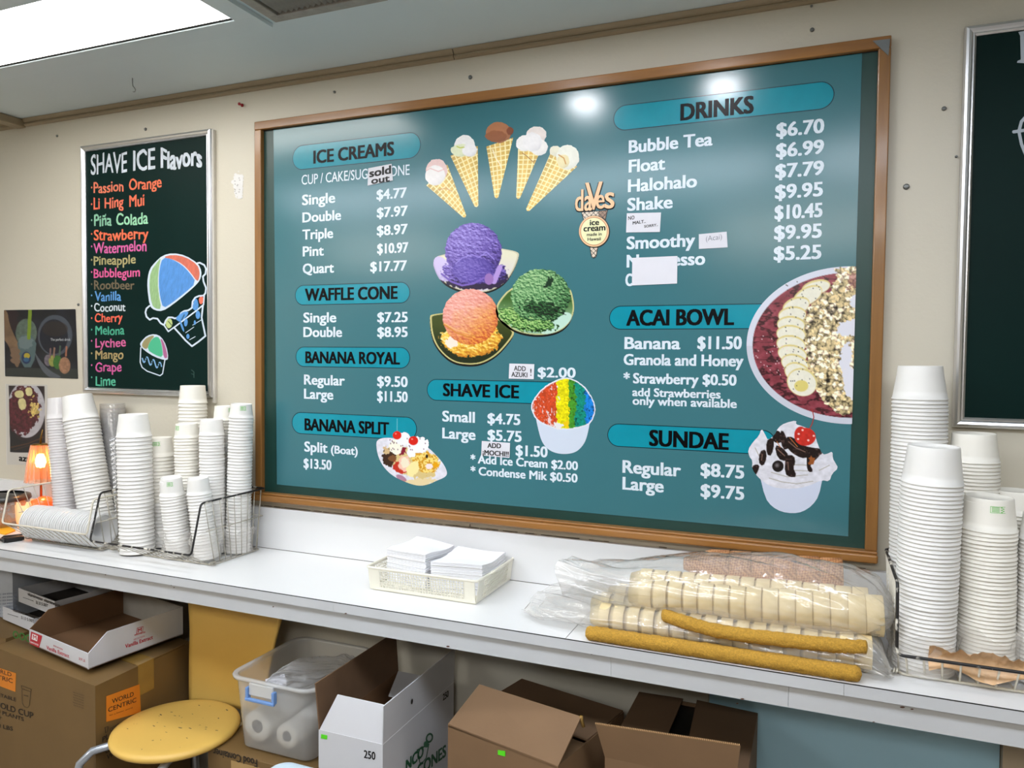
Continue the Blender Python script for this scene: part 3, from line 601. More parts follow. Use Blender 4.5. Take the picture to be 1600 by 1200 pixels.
# sundae
c = Canvas(1164, 634, 1316, 806, .8)
c.poly([(1186, 738), (1187, 728), (1284, 734), (1285.5, 746), (1279.5, 775), (1269, 790), (1254, 799.8), (1239, 802.3), (1221, 799.8), (1206, 791.5), (1195.5, 778)], (204, 212, 232), k=1)
cr = [(1168.5, 703), (1177, 690), (1186, 681), (1190, 669), (1196, 680), (1200, 688), (1210, 680), (1216, 668), (1226, 661), (1245, 656.5), (1243, 663), (1254, 665.5), (1272, 674.5), (1278, 695.5), (1285.5, 710.5), (1293, 709), (1301, 705), (1301, 716), (1305, 723), (1310, 731.5), (1300, 740), (1296, 752.5), (1284, 750), (1262, 760), (1240, 764), (1215, 763), (1200, 758), (1186.5, 748), (1174.5, 733), (1176, 720), (1170.8, 713.5)]
n = fbm(c.X/7, c.Y/5, 60); c.put(sdpoly(c.X, c.Y, smooth_poly(cr, 1)), np.array((222, 222, 232))*(.9+.18*n)[..., None])
for pts in ([(1202, 747), (1222, 753), (1245, 756), (1270, 752)], [(1205, 738), (1230, 745), (1262, 742)], [(1240, 726), (1262, 727)], [(1240, 735), (1268, 736)], [(1180, 700), (1186, 712)], [(1280, 735), (1296, 727)]): c.line(pts, 1.4, (176, 172, 166), grow=False)
def choc(pts, hl=None):
    D = sdpoly(c.X, c.Y, smooth_poly(pts, 1))+1.; c.put(D, np.array((30, 18, 18))+np.clip(fbm(c.X/4, c.Y/3, 61)-.6, 0, 1)[..., None]*np.array((240, 200, 190)), grow=False)
    if hl: c.line(hl, 1.5, (120, 92, 82), grow=False)
for pts, hl in [([(1198, 690), (1206, 684), (1209, 693), (1205, 711), (1199, 710)], None), ([(1188, 706), (1196, 703), (1197, 716), (1192, 728), (1186, 722)], [(1191, 710), (1190, 719)]), ([(1175, 733), (1178, 727), (1186, 727), (1184, 735), (1180, 742)], None),
                ([(1206, 686), (1213, 673), (1219, 676), (1221, 690), (1214, 692)], None), ([(1219, 680), (1222, 672), (1228, 684), (1232, 700), (1224, 702)], None), ([(1211, 696), (1222, 700), (1232, 712), (1228, 720), (1216, 716)], [(1215, 702), (1226, 712)]),
                ([(1228, 684), (1238, 683), (1252, 696), (1266, 700), (1283, 702), (1285, 708), (1276, 712), (1262, 708), (1262, 714), (1252, 715), (1238, 707), (1230, 698)], [(1232, 690), (1244, 700), (1258, 706)]), ([(1228, 712), (1240, 712), (1242, 724), (1238, 730), (1244, 744), (1236, 745), (1227, 740)], [(1231, 722), (1232, 734)]), ([(1262, 706), (1274, 709), (1282, 708), (1276, 716), (1264, 726), (1270, 736), (1264, 737), (1261, 728)], None)]: choc(pts, hl)
c.ell(1215.5, 728.5, 9, 9, (26, 20, 22), grow=False); c.ell(1214, 727, 3, 3, (120, 114, 116), grow=False, soft=4)
c.line([(1214, 690), (1219, 699)], 1, (200, 120, 60), grow=False); c.line([(1234, 684), (1246, 698)], 1, (200, 120, 60), grow=False); c.ell(1268, 720, 4, 6, (150, 84, 40), rough=4, grow=False)
c.line([(1265.5, 669), (1269, 662), (1271.6, 652), (1270, 644), (1268, 639)], 1.5, (160, 50, 46))
c.put(np.maximum(c.de(1258, 682.5, 16.6, 14), c.de(1251, 680, 10, 13.5)), np.array((200, 46, 36))*(.85+.25*fbm(c.X/5, c.Y/5, 63))[..., None])
for q in ((1248, 678), (1254, 672), (1271.5, 681), (1263, 688), (1247, 686)): c.ell(q[0], q[1], 1.8, 1.5, (246, 200, 190), grow=False)
c.build('sundae_picture', pos, P2, PIC)

# ice cream maker's sign: lettering above a cone with a round disc
c = Canvas(898, 322, 960, 408, .6)
cone_p = [(908, 331), (950, 328), (946, 345), (935, 385), (932, 401), (928, 404), (924, 402), (921, 386), (912, 346)]
D = sdpoly(c.X, c.Y, cone_p); c.put(D, (14, 14, 16)); g = np.maximum(np.cos(2*PI*(c.X+c.Y)/7), np.cos(2*PI*(c.X-c.Y)/7)); g2 = (g < .86)[..., None]
c.put(D-1, np.where(g2, np.where((c.X > 935)[..., None] & (c.Y < 350)[..., None], np.array((150, 120, 100)), np.array((222, 206, 186))), np.array((14, 14, 16))), grow=False)
c.ell(928.7, 362, 24.4, 25.4, (10, 12, 16)); c.ell(928, 361.4, 23.4, 24.3, (240, 196, 150), grow=False); c.ell(928, 361.4, 21.2, 22, (170, 84, 50), grow=False); c.ell(928, 361.4, 20.4, 21.2, (238, 236, 186), grow=False)
lg = c.build('cone_emblem', pos, P1, PIC)
LB, LS = mat('peach_print', (246, 196, 150), .25), INKK
for t_, a, u1, cap in [('da', (898.5, 330), 925, 33), ('V', (914, 328), 941, 42), ('e', (931, 326), 944.5, 31), ('s', (944.5, 325.5), 960, 36)]:
    text(pos, LS, P2, t_, (a[0]-.6, a[1]+1.4), u1+1, cap, bold=.035); text(pos, LB, P3, t_, a, u1, cap, bold=.012)
for t_, a, u1, cap, b_ in [('ice', (921.5, 352), 936.1, 8.6, .03), ('cream', (911.6, 361.7), 946, 9.4, .03), ('made in', (916.8, 369), 940, 4.8, .02), ('Hawaii', (918, 376.3), 938.8, 4.8, .02)]: text(pos, INKK, P3, t_, a, u1, cap, bold=b_)

# ---- paper notes taped on the poster: things of their own
NP, NT = yp(PY-.0014), yp(PY-.0024)
def note(q, lab, lines, m=PAPER, pen=PEN):
    mb = MB(); mb.slab([NP.hit(*p) for p in q], (0, -1, 0), .0006); o = tag(obj('paper_note', mb, m), lab, 'note')
    for (t_, a, b, cap, bo) in lines: text(o, pen, NT, t_, a, b[0], cap, bold=bo, flat=False, v1=b[1])
    return o
note([(575.5, 263), (612, 256), (614, 282), (574.5, 290)], 'small white sticker reading sold out over the sugar cone line', [('sold', (577, 277), (611, 270.5), 12, .05), ('out', (580, 287.5), (609, 283), 10, .05)])
note([(979.5, 333.3), (1033, 332), (1031, 362.5), (978.3, 363.3)], 'small handwritten no malt sorry note taped under the word Shake', [('NO', (981.5, 344), (991.5, 342.5), 5.8, .02), ('MALT..', (988.5, 351), (1009, 348), 4.8, .03), ('SORRY..', (1006.5, 356), (1028, 353), 4, .02)])
note([(1092, 366), (1135.5, 362), (1137, 386.5), (1092, 389)], 'small white note with faint pencil word Acai beside Smoothy', [('(Acai)', (1103, 377), (1128, 373.5), 8, -.008)], pen=mat('pencil', (120, 124, 136), .7))
note([(988, 403), (1058.5, 400), (1058, 443), (987.5, 446)], 'blank white paper covering the last lines of the drinks list', [])
note([(796, 568), (835, 569), (834, 592.5), (795, 591.5)], 'handwritten add azuki note taped above the shave ice heading', [('ADD', (803, 579), (821.5, 580), 7.5, .02), ('AZUKI', (799, 588.5), (824, 589.5), 7.2, .02), ('!', (828.5, 587), (830.5, 587.2), 11, .0)])
note([(753, 689), (797, 692), (796, 715.5), (752, 711.5)], 'handwritten add mochi note taped below the large shave ice price', [('ADD', (761.5, 699.5), (783, 700.5), 7.2, .04), ('¡MOCHI!!', (754, 710.5), (795, 713.5), 7.4, .04)])
# ================================================================== chalkboards in aluminium frames
def alu_board(lab, x0, x1, z0, z1, fw=.021):
    t = thing('chalkboard', lab, 'chalkboard', ((x0+x1)/2, 0, z0))
    obj('board_surface', MB().box(x0+.006, x1-.006, -.008, -.0005, z0+.006, z1-.006), CHALKD, t)
    prof = [(0, -.001), (0, -.013), (.003, -.018), (.008, -.020), (.013, -.0185), (.0165, -.015), (.019, -.0155), (fw, -.012), (fw, -.008)]
    def rail(a, b, inw):  # a,b corner points (x,z), inw = inward dir
        m = MB(); n = len(prof); L = np.array(b)-np.array(a); L = L/np.linalg.norm(L); vs = []
        for e, s in ((a, 1), (b, -1)):
            for d, y in prof: q = np.array(e, float)+np.array(inw)*d+L*d*s; vs.append((q[0], y, q[1]))
        m.add(vs, [(i, i+1, n+i+1, n+i) for i in range(n-1)]); obj('frame_rail', m, ALU, t)
    rail((x0, z1), (x1, z1), (0, -1)); rail((x1, z0), (x0, z0), (0, 1)); rail((x0, z0), (x0, z1), (1, 0)); rail((x1, z1), (x1, z0), (-1, 0)); return t
lb = alu_board('dark green chalkboard listing shave ice flavors in coloured marker', -.797, -.187, 1.3905, 2.2835)
obj('backing_strip', MB().box(-.189, -.180, -.012, -.0005, 1.372, 2.28, .001), mat('white_plastic_strip', (205, 200, 190), .4), lb)
CP, CQ = yp(-.0084), yp(-.0087)
MK = {}
def mk(rgb): 
    k = 'marker_%d_%d_%d' % rgb
    return mat(k, rgb, .7, var=.14, scale=60)
W_ = mk((206, 214, 224))
text(lb, W_, CP, 'SHAVE', (141.8, 272), 198.5, 30, bold=.012, flat=False, v1=268.5, name='lettering', wob=.06)
text(lb, W_, CP, 'ICE', (208, 266.5), 242.5, 31, bold=.02, flat=False, v1=264, wob=.05); text(lb, W_, CP, 'Flavors', (251, 264), 315.8, 29, bold=.03, flat=False, v1=259.5, wob=.12)
FL = [('Passion', 146.2, 302.1, 193, 298.5, 17, (226, 122, 92)), ('Orange', 201.5, 297.5, 252.6, 293, 18, (232, 112, 76)), ('Li', 146.2, 326.8, 156, 326, 19, (232, 108, 80)), ('Hing', 163.5, 326, 193, 323, 18, (228, 112, 84)), ('Mui', 202, 323, 225.6, 321.4, 19, (232, 108, 76)),
 ('Piña', 147, 353.5, 174.5, 352, 19, (136, 190, 160)), ('Colada', 181.5, 352, 231.4, 350, 19, (150, 206, 168)), ('Strawberry', 146.6, 376, 232, 373.8, 18, (236, 108, 72)), ('Watermelon', 146, 396.4, 229, 392, 17, (214, 96, 160)), ('Pineapple', 146.4, 414.4, 212, 412, 15, (176, 164, 112)),
 ('Bubblegum', 146.4, 434, 218.6, 432.4, 15, (222, 92, 150)), ('Rootbeer', 147, 452, 210, 451.6, 14.5, (110, 96, 72)), ('Vanilla', 148, 470.4, 189.4, 469.6, 15, (90, 150, 212)), ('Coconut', 147, 487, 196, 485.6, 13.5, (206, 216, 222)), ('Cherry', 148, 503.6, 191.6, 502.4, 14, (236, 104, 80)),
 ('Melona', 149, 523, 194.4, 523, 14.5, (72, 172, 138)), ('Lychee', 149, 543, 196.6, 541.6, 15, (206, 96, 150)), ('Mango', 149, 561, 193, 560.6, 15, (172, 150, 100)), ('Grape', 149, 580.6, 190, 580, 15, (208, 92, 156)), ('Lime', 149.4, 603, 180.6, 602.4, 16, (84, 182, 148))]
for (t_, u0, v0, u1, v1, cap, col) in FL: text(lb, mk(col), CP, t_, (u0, v0), u1, cap*.93, bold=.022, flat=False, v1=v1, wob=.07)
for (v, i) in [(293, 0), (319, 2), (344, 5), (365.5, 7), (385, 8), (406, 9), (425, 10), (444, 11), (461.5, 12), (478, 13), (497, 14), (515, 15), (532.5, 16), (552, 17), (570.5, 18), (589.5, 19)]:
    p = CP.hit(143.2, v); obj('bullet_dot', MB().disc(p, (.0035, 0, 0), (0, 0, .0035), 12), mk(FL[i][6]), lb)
# big shave ice drawing
c = Canvas(222, 390, 326, 546, .7); wht = (204, 216, 230)
def z6(p): return [(130+x/5., 380+y/5.) for x, y in p]
c.line(z6([(880, 160), (910, 152), (945, 170), (960, 200), (955, 240), (935, 260), (940, 300), (960, 350), (955, 390), (940, 410), (905, 412), (875, 425), (855, 455), (850, 505), (820, 525), (790, 530), (765, 545), (745, 580), (715, 588), (695, 580), (665, 580), (645, 605), (632, 640), (605, 625), (580, 590), (545, 585), (520, 598), (495, 575), (486, 540), (495, 510), (518, 490)]), 2.6, wht)
c.line(z6([(632, 640), (665, 690), (720, 650), (880, 530), (940, 480), (945, 410)]), 2.2, wht); c.line(z6([(715, 665), (765, 720), (800, 760), (850, 805), (900, 770), (955, 725), (925, 580), (935, 490)]), 2.6, wht)
c.line(z6([(800, 700), (865, 655)]), 1, wht); c.line(z6([(855, 640), (930, 595)]), 1, wht); c.line(z6([(830, 755), (875, 730)]), 1, wht)
blue = np.array((86, 150, 216))*(.86+.22*fbm(c.X*.9+c.Y*.5, c.Y*.12, 3))[..., None]
for pts in ([(715, 590), (765, 545), (800, 530), (830, 545), (760, 620)], [(850, 510), (870, 440), (890, 430), (905, 500), (880, 530)]): c.poly(z6(pts), blue, k=1)
for q in ((772, 650, 8, 46, -.35), (802, 620, 14, 30, .1), (818, 728, 12, 20, 0), (896, 560, 18, 32, 0), (872, 620, 8, 18, 0)): c.ell(130+q[0]/5, 380+q[1]/5, q[2]/5, q[3]/5, blue, rot=q[4])
c.poly(z6([(640, 635), (660, 590), (690, 590), (700, 640), (668, 672)]), (190, 204, 130), k=1); c.poly(z6([(900, 425), (940, 415), (935, 470), (910, 480)]), (230, 110, 86), k=1)
c.line(z6([(665, 610), (690, 640)]), 1, (6, 40, 36), grow=False); c.line(z6([(790, 560), (770, 600)]), 1.2, (6, 40, 36), grow=False)
dm = [(500, 350), (503, 270), (520, 200), (560, 150), (620, 95), (700, 76), (800, 95), (900, 160), (925, 220), (920, 270), (895, 315), (800, 400), (700, 480), (620, 532), (560, 525), (520, 495)]
c.poly(z6(dm), wht, k=1)
st = (.86+.22*fbm(c.X*1.2+c.Y*.3, c.Y*.15, 8))[..., None]
c.poly(z6([(515, 340), (525, 220), (585, 140), (608, 110), (590, 200), (582, 300), (590, 400), (612, 515), (565, 512), (535, 480)]), np.array((150, 186, 130))*st, k=1, grow=False)
c.poly(z6([(620, 110), (700, 88), (800, 108), (890, 165), (912, 225), (905, 280), (890, 300), (840, 230), (780, 165), (700, 125)]), np.array((214, 110, 88))*st, k=1, grow=False)
c.poly(z6([(620, 112), (690, 122), (770, 168), (830, 228), (885, 308), (790, 392), (690, 470), (625, 510), (600, 420), (590, 320), (595, 200)]), np.array((82, 144, 214))*st, k=1, grow=False)
c.build('shave_ice_drawing', lb, CP, CHK)
c = Canvas(215, 518, 266, 590, .6)
cup = z6([(450, 815), (445, 930), (460, 970), (500, 1000), (600, 1035), (620, 1020), (640, 900)]); c.line(cup, 1.7, wht)
c.poly(z6([(440, 795), (455, 765), (500, 720), (560, 708), (610, 730), (650, 800), (668, 905), (640, 915), (560, 890), (480, 840)]), wht, k=1)
c.poly(z6([(455, 795), (480, 750), (530, 722), (560, 722), (520, 770), (500, 830), (470, 820)]), (150, 140, 96), k=1, grow=False); c.poly(z6([(500, 832), (520, 770), (560, 730), (595, 735), (615, 800), (625, 895), (560, 872)]), (70, 178, 134), k=1, grow=False); c.poly(z6([(600, 740), (625, 760), (655, 850), (658, 900), (628, 896), (618, 800)]), (170, 96, 140), k=1, grow=False)
w_ = []
for k in range(90):
    a = k/89.; w_.append((462+a*150, 900+a*62+26*math.sin(a*6*PI)))
c.line(z6(w_), 2.0, (130, 176, 220)); 
for q in ((488, 905), (535, 925), (590, 950)): c.ell(130+q[0]/5, 380+q[1]/5, 3, 2.6, (6, 40, 36), grow=False); c.ell(130+q[0]/5, 380+q[1]/5, 1.3, 1.2, (130, 176, 220), grow=False)
c.build('cup_drawing', lb, CP, CHK)
c = Canvas(296, 576, 308, 594, .6); c.line([(299, 578), (303, 581), (303, 590)], 1.2, (34, 70, 64)); c.line([(299, 584), (302, 585)], 1, (34, 70, 64)); c.build('chalk_smudge', lb, CP, CHK)

rb_ = alu_board('dark green chalkboard at the right edge, mostly outside the picture', 1.977, 3.20, 1.3885, 2.2815, .023)
m = MB(); c = Canvas(1572, 40, 1640, 260, .8)
c.poly([(1591, 50), (1606, 47), (1606, 52), (1600, 53), (1601, 92), (1606, 95), (1606, 99), (1589, 98), (1590, 95), (1595, 93), (1594, 56)], (180, 190, 200), k=0)
c.line([(1584, 206), (1604, 203)], 5, (180, 190, 200)); c.line([(1605, 180), (1596, 190), (1592, 205), (1596, 225), (1604, 245)], 5, (180, 190, 200)); c.build('marker_drawing', rb_, CP, CHK)

# ================================================================== pictures on the left wall
c = Canvas(5, 482, 124, 594, .9); F = [(6, 484.5), (118, 483), (122, 592), (8, 588)]; dk = .78
n = fbm(c.X/16, c.Y/14, 70); c.put(sdpoly(c.X, c.Y, F), np.array((24, 27, 38))*(.6+.9*n)[..., None])
g = dict(grow=False)
c.poly([(9, 575), (122, 576), (122, 593), (8, 590)], (56, 62, 60), k=0, grow=False)
c.ell(14, 500, 16, 22, (48, 30, 38), rough=6, **g)
c.poly([(0, 480), (12, 486), (14, 505), (24, 528), (34, 545), (30, 572), (25, 575), (18, 556), (14, 540), (4, 528)], np.array((150, 118, 88))*(.7+.5*n)[..., None], k=2, **g)
c.ell(86, 524, 27, 32, (84, 92, 104), **g); c.ell(84, 526, 22, 27, (22, 28, 46), **g); c.ell(86, 514, 20, 12, (60, 46, 40), op=.6, **g); c.poly([(52, 545), (60, 560), (78, 580), (100, 590), (78, 592), (62, 575)], (104, 110, 118), k=2, **g)
c.ell(41, 520, 16.5, 22, np.array((104, 122, 108))*(.8+.4*fbm(c.X/4, c.Y/4, 71))[..., None], **g); c.poly([(25, 524), (58, 524), (53, 574), (33, 574)], (98, 122, 124), k=1, **g); c.ell(40, 534, 12, 10, (150, 166, 166), rough=5, op=.6, **g)
for y in (548, 556, 564): c.ell(24, y, 8, 4.5, (146, 116, 92), rot=.2, **g)
c.line([(47, 484), (45, 528)], 5.5, (146, 176, 44), **g); c.ell(41, 559, 7.2, 9.5, (28, 52, 100), **g); c.ell(42, 556, 4.8, 4.6, (214, 190, 60), **g); c.ell(41, 562, 4.5, 3.5, (60, 110, 150), **g)
for (x, y, rx, ry, col) in [(75, 563, 6, 9, (130, 120, 130)), (82, 564, 6, 9, (170, 172, 84)), (90, 566, 7, 11, (70, 128, 54)), (101, 571, 9, 13, (186, 136, 104))]: c.ell(x, y, rx, ry, np.array(col)*(.8+.4*fbm(c.X/3, c.Y/3, 72))[..., None], **g)
for (x, y, col) in [(79, 551, (140, 110, 110)), (85, 550, (170, 130, 110)), (94, 547, (90, 110, 90)), (104, 548, (190, 120, 90))]: c.line([(x, y-6), (x-1, y+8)], 2.6, col, **g)
t = thing('drink_poster', 'small dark poster of a green smoothie cup with yellow straw on the left wall', 'poster', yp(0).hit(64, 590))
obj('paper_sheet', MB().slab([yp(-.0005).hit(*p) for p in F], (0, -1, 0), .0007), PAPER, t); c.C *= dk; c.build('printed_picture', t, yp(-.0014), attr_mat('gloss_print', .35))
wt = mat('grey_print', (190, 194, 196), .4)
text(t, wt, yp(-.0017), 'The perfect drink', (79, 532.5), 110, 4, bold=.0); text(t, wt, yp(-.0017), 'Bossa', (111.5, 573.5), 119, 3.5, bold=.01) if False else None
c = Canvas(8, 598, 76, 730, .8); F = [(9, 600), (74, 601), (76, 727), (11, 726)]; c.put(sdpoly(c.X, c.Y, F), (196, 192, 184)); Q = [(13.5, 602.5), (69.5, 603.5), (71, 708), (16, 706.5)]; DQ = sdpoly(c.X, c.Y, Q)
n = fbm(c.X/3, c.Y/3, 75); c.put(DQ, (42, 32, 36), grow=False)
def inq(dd): return np.minimum(dd, DQ)
c.put(inq(c.de(41, 640, 29.5, 44)), np.array((186, 184, 190))*(.85+.2*fbm(c.X/8, c.Y/8, 77))[..., None], grow=False); c.put(inq(c.de(36, 641, 26, 38, .15, 6)), np.array((88, 34, 44))*(.35+1.1*n)[..., None], grow=False)
for q in ([(22, 612), (34, 609), (38, 616), (35, 622), (24, 621)], [(39, 606), (50, 605), (51, 618), (41, 619)], [(27, 624), (39, 621), (42, 638), (31, 642)]): c.poly(q, np.array((206, 196, 140))*(.9+.2*fbm(c.X/6, c.Y/6, 78))[..., None], k=1, grow=False)
c.put(c.de(53, 638, 8, 13, 0, 9), np.array((206, 180, 104))*(.6+.7*fbm(c.X/2, c.Y/2, 79))[..., None], grow=False)
c.put(inq(sdpoly(c.X, c.Y, [(15, 670), (30, 688), (48, 690), (64, 676), (72, 708), (16, 708)])), (32, 30, 34), grow=False); c.line([(17, 699), (44, 693), (68, 683)], 1.6, (88, 58, 40), grow=False); c.line([(22, 703), (46, 696)], 1.2, (74, 50, 38), grow=False)
t = thing('dessert_photo', 'small photo of a red bean shave ice bowl labelled azuki on the left wall', 'photo', yp(0).hit(44, 726))
obj('paper_sheet', MB().slab([yp(-.0005).hit(*p) for p in F], (0, -1, 0), .0007), PAPER, t); c.build('printed_picture', t, yp(-.0014), attr_mat('gloss_print', .35)); text(t, INKK, yp(-.0017), 'azuki', (29.5, 720), 58, 9.5, bold=.05)

# ================================================================== orange glass lamp and things at the far left
lx, ly = -.945, -.10
L0 = yp(ly).hit(64, 752); L1 = yp(ly).hit(66, 695); lx = L0[0]; zb, zt = L0[2], L1[2]
t = thing('table_lamp', 'small lit lamp with ribbed orange glass shade behind the left wire basket', 'lamp', (lx, ly, ZT))
AMB = mat('orange_ribbed_glass', (246, 172, 130), .12, trans=.85, alpha=.8, emit=(255, 120, 60), estr=.10)
m = MB(); sg = 72; pr = [(.030, zt), (.034, zt-.02), (.043, zt-.07), (.051, zb)]; vs = []
for k in range(sg):
    a = 2*PI*k/sg; rr = 1+.045*(1 if (k % 4) < 2 else -1)
    for r, z in pr: vs.append((lx+r*rr*math.cos(a), ly+r*rr*math.sin(a), z))
m.add(vs, [(k*4+i, ((k+1) % sg)*4+i, ((k+1) % sg)*4+i+1, k*4+i+1) for k in range(sg) for i in range(3)], True); obj('lamp_shade', m, AMB, t)
obj('bulb', MB().lathe([(0, zt-.085), (.012, zt-.08), (.018, zt-.065), (.016, zt-.05), (.009, zt-.035), (0, zt-.03)], c=(lx, ly, 0), seg=20), mat('lit_bulb', (255, 210, 140), .5, emit=(255, 170, 80), estr=30), t)
BR = mat('brass', (150, 116, 60), .3, 1.)
obj('lamp_cap', MB().lathe([(0, zt+.006), (.024, zt+.004), (.03, zt-.001), (.0, zt-.002)], c=(lx, ly, 0), seg=24).tube([(lx, ly, zt+.004), (lx+.004, ly, zt+.03), (lx+.012, ly, zt+.055)], [.004, .003, .0015], 8), BR, t)
obj('stem', MB().tube([(lx, ly, ZT+.10), (lx, ly, zt-.03)], .004, 10), BR, t)
obj('base', MB().lathe([(0, ZT+.11), (.012, ZT+.108), (.038, ZT+.095), (.04, ZT+.09), (.042, ZT+.075), (.044, ZT+.05), (.045, ZT+.02), (.046, ZT), (0, ZT)], c=(lx+.012, ly, 0), seg=40), mat('orange_glass_base', (255, 104, 50), .15, trans=.2, emit=(255, 84, 30), estr=.35), t)
# peach frilled candle cup
cxp, cyp = yp(-.14).hit(40, 800)[0], -.14; m = MB(); vs = []; sg = 48
for k in range(sg):
    a = 2*PI*k/sg; top = 1.0+(.012 if (k//4) % 2 else 0)
    for r, z in ((.0, ZT), (.024, ZT), (.030, ZT+.03), (.033, ZT+.085+(.012 if (k//4) % 2 else 0)), (.030, ZT+.084+(.012 if (k//4) % 2 else 0)), (.026, ZT+.03), (0, ZT+.02)): vs.append((cxp+r*math.cos(a), cyp+r*math.sin(a), z))
m.add(vs, [(k*7+i, ((k+1) % sg)*7+i, ((k+1) % sg)*7+i+1, k*7+i+1) for k in range(sg) for i in range(6)], True)
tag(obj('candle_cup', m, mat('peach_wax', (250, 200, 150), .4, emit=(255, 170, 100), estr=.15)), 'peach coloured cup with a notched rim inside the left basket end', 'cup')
# clear bowl with orange slices
bx_, by_ = yp(-.16).hit(4, 800)[0], -.16
t = thing('clear_bowl', 'clear plastic bowl of orange contents with a black lid rim at far left', 'bowl', (bx_, by_, ZT))
obj('bowl_body', MB().lathe([(0, ZT), (.06, ZT), (.075, ZT+.03), (.085, ZT+.1), (.083, ZT+.1), (.072, ZT+.03), (.058, ZT+.004), (0, ZT+.004)], c=(bx_, by_, 0), seg=40), film_mat('clear_plastic', (226, 214, 204), .7, .08, .1), t)
obj('lid_rim', MB().lathe([(.07, ZT+.118), (.088, ZT+.112), (.09, ZT+.098), (.084, ZT+.1), (.0, ZT+.122)], c=(bx_, by_, 0), seg=40), mat('dark_lid', (56, 58, 58), .3), t)
m = MB(); rg = random.Random(5)
for k in range(22):
    a, r = rg.uniform(0, 6.3), rg.uniform(0, .045); p = (bx_+r*math.cos(a), by_+r*math.sin(a), ZT+.012+rg.uniform(0, .06)); m.lathe([(0, -.004), (.016, -.003), (.016, .003), (0, .004)], c=p, seg=10, axis=rg.choice('xyz'))
obj('orange_contents', m, mat('orange_slices', (236, 150, 40), .5, var=.3, scale=30), t, kind='stuff')
q = [zp(ZT+.001).hit(*p) for p in ((0, 822), (17, 824), (24, 830), (8, 836), (-14, 831))]
tag(obj('note_pad', MB().slab(q, (0, 0, 1), .004), mat('yellow_paper', (240, 176, 30), .6)), 'bright yellow paper pad on the counter at the far left', 'paper')
a, b = zp(ZT).hit(4, 848), zp(ZT).hit(36, 843); d = (b-a)/np.linalg.norm(b-a); nn = np.array([-d[1], d[0], 0])
t = thing('power_adapter', 'black power adapter with cable lying at the left end of the counter', 'adapter', (a+b)/2)
m = MB(); bm = bmesh.new(); bmesh.ops.create_cube(bm, size=1); bmesh.ops.bevel(bm, geom=bm.edges[:], offset=.12, segments=2, affect='EDGES')
for v in bm.verts: p = (a+b)/2+d*v.co.x*np.linalg.norm(b-a)+nn*v.co.y*.035+np.array([0, 0, .014*(v.co.z+.5)]); v.co = p
m.bm(bm); obj('adapter_body', m, mat('black_plastic', (16, 16, 18), .35), t)
obj('cable', MB().tube([a+[0, 0, .007], a+[-.03, .01, .004], a+[-.07, .05, .003], a+[-.03, .11, .003], a+[.06, .12, .003], a+[.09, .13, .004], a+[.2, .16, .004]], .0028, 8), mat('black_plastic', (16, 16, 18), .35), t)
# ================================================================== wire baskets
def wire_basket(lab, bx0, bx1, byf, byb, rx0, rx1, yfl, zfl, yft, zft, yb, zb_, m_rim, m_wire, nf, ns, rrim=.003, rw=.0013, coil=True):
    bz = ZT+.0035; t = thing('wire_basket', lab, 'basket', ((bx0+bx1)/2, (byf+byb)/2, ZT))
    def rnd(pts, r=.012):
        out = []
        n = len(pts)
        for i in range(n):
            a, b, c_ = map(np.array, (pts[i-1], pts[i], pts[(i+1) % n])); u = (a-b)/np.linalg.norm(a-b); w_ = (c_-b)/np.linalg.norm(c_-b)
            for s in (0, .25, .5, .75, 1): q = (1-s)**2*(b+u*r)+2*s*(1-s)*b+s*s*(b+w_*r); out.append(tuple(q))
        return out
    pts = [(rx0, yb, zb_), (rx0, yft, zft), (rx0, yfl, zfl), (rx1, yfl, zfl), (rx1, yft, zft), (rx1, yb, zb_)]
    obj('rim', MB().tube(rnd(pts), rrim, 8, closed=True), m_rim, t)
    obj('base_rim', MB().tube(rnd([(bx0, byb, bz), (bx0, byf, bz), (bx1, byf, bz), (bx1, byb, bz)]), rw*1.5, 6, closed=True), m_wire, t)
    for k in range(nf):
        s = (k+.5)/nf; xr = rx0+(rx1-rx0)*s; xb = bx0+(bx1-bx0)*s
        obj('wire', MB().tube([(xr, yfl, zfl-.001), (xb, byf, bz+.002), (xb, byf+.004, bz), (xb, byb-.004, bz), (xb, byb, bz+.003), (xr, yb, zb_-.001)], rw, 6), m_wire, t)
    for sx, rx, bx in ((0, rx0, bx0), (1, rx1, bx1)):
        for k in range(ns):
            s = (k+.3)/(ns-.2); yr = yft+.004+(yb-yft-.008)*s; yy = byf+.004+(byb-byf-.008)*s
            obj('wire', MB().tube([(rx, yr, zft+(zb_-zft)*s-.001), (bx, yy, bz)], rw, 6), m_wire, t)
        zm = bz+.55*(zft-bz); f = .55
        obj('wire', MB().tube([(bx+(rx-bx)*f, byf+(yft-byf)*f, zm), (bx+(rx-bx)*f, byb+(yb-byb)*f, zm)], rw*1.1, 6), m_wire, t)
    obj('wire', MB().tube([(bx0+(rx0-bx0)*.55, byb+(yb-byb)*.55, zm), (bx1+(rx1-bx1)*.55, byb+(yb-byb)*.55, zm)], rw*1.1, 6), m_wire, t)
    if coil:
        for bx, sg in ((bx0, -1), (bx1, 1)):
            obj('foot_coil', MB().tube([(bx+sg*(.002+.010*k/24.)+0, byf-.004+.010*math.sin(k/24.*4*PI+.5), bz+.003+.004*(1-math.cos(k/24.*4*PI))) for k in range(25)], .0018, 6), m_wire, t)
    return t
wire_basket('white wire basket at the left holding clear lids and cups', -.735, -.405, -.262, -.05, -.768, -.378, -.335, .978, -.312, 1.083, -.03, 1.088, WIRE, mat('grey_thin_wire', (170, 164, 150), .35, .3), 14, 8)
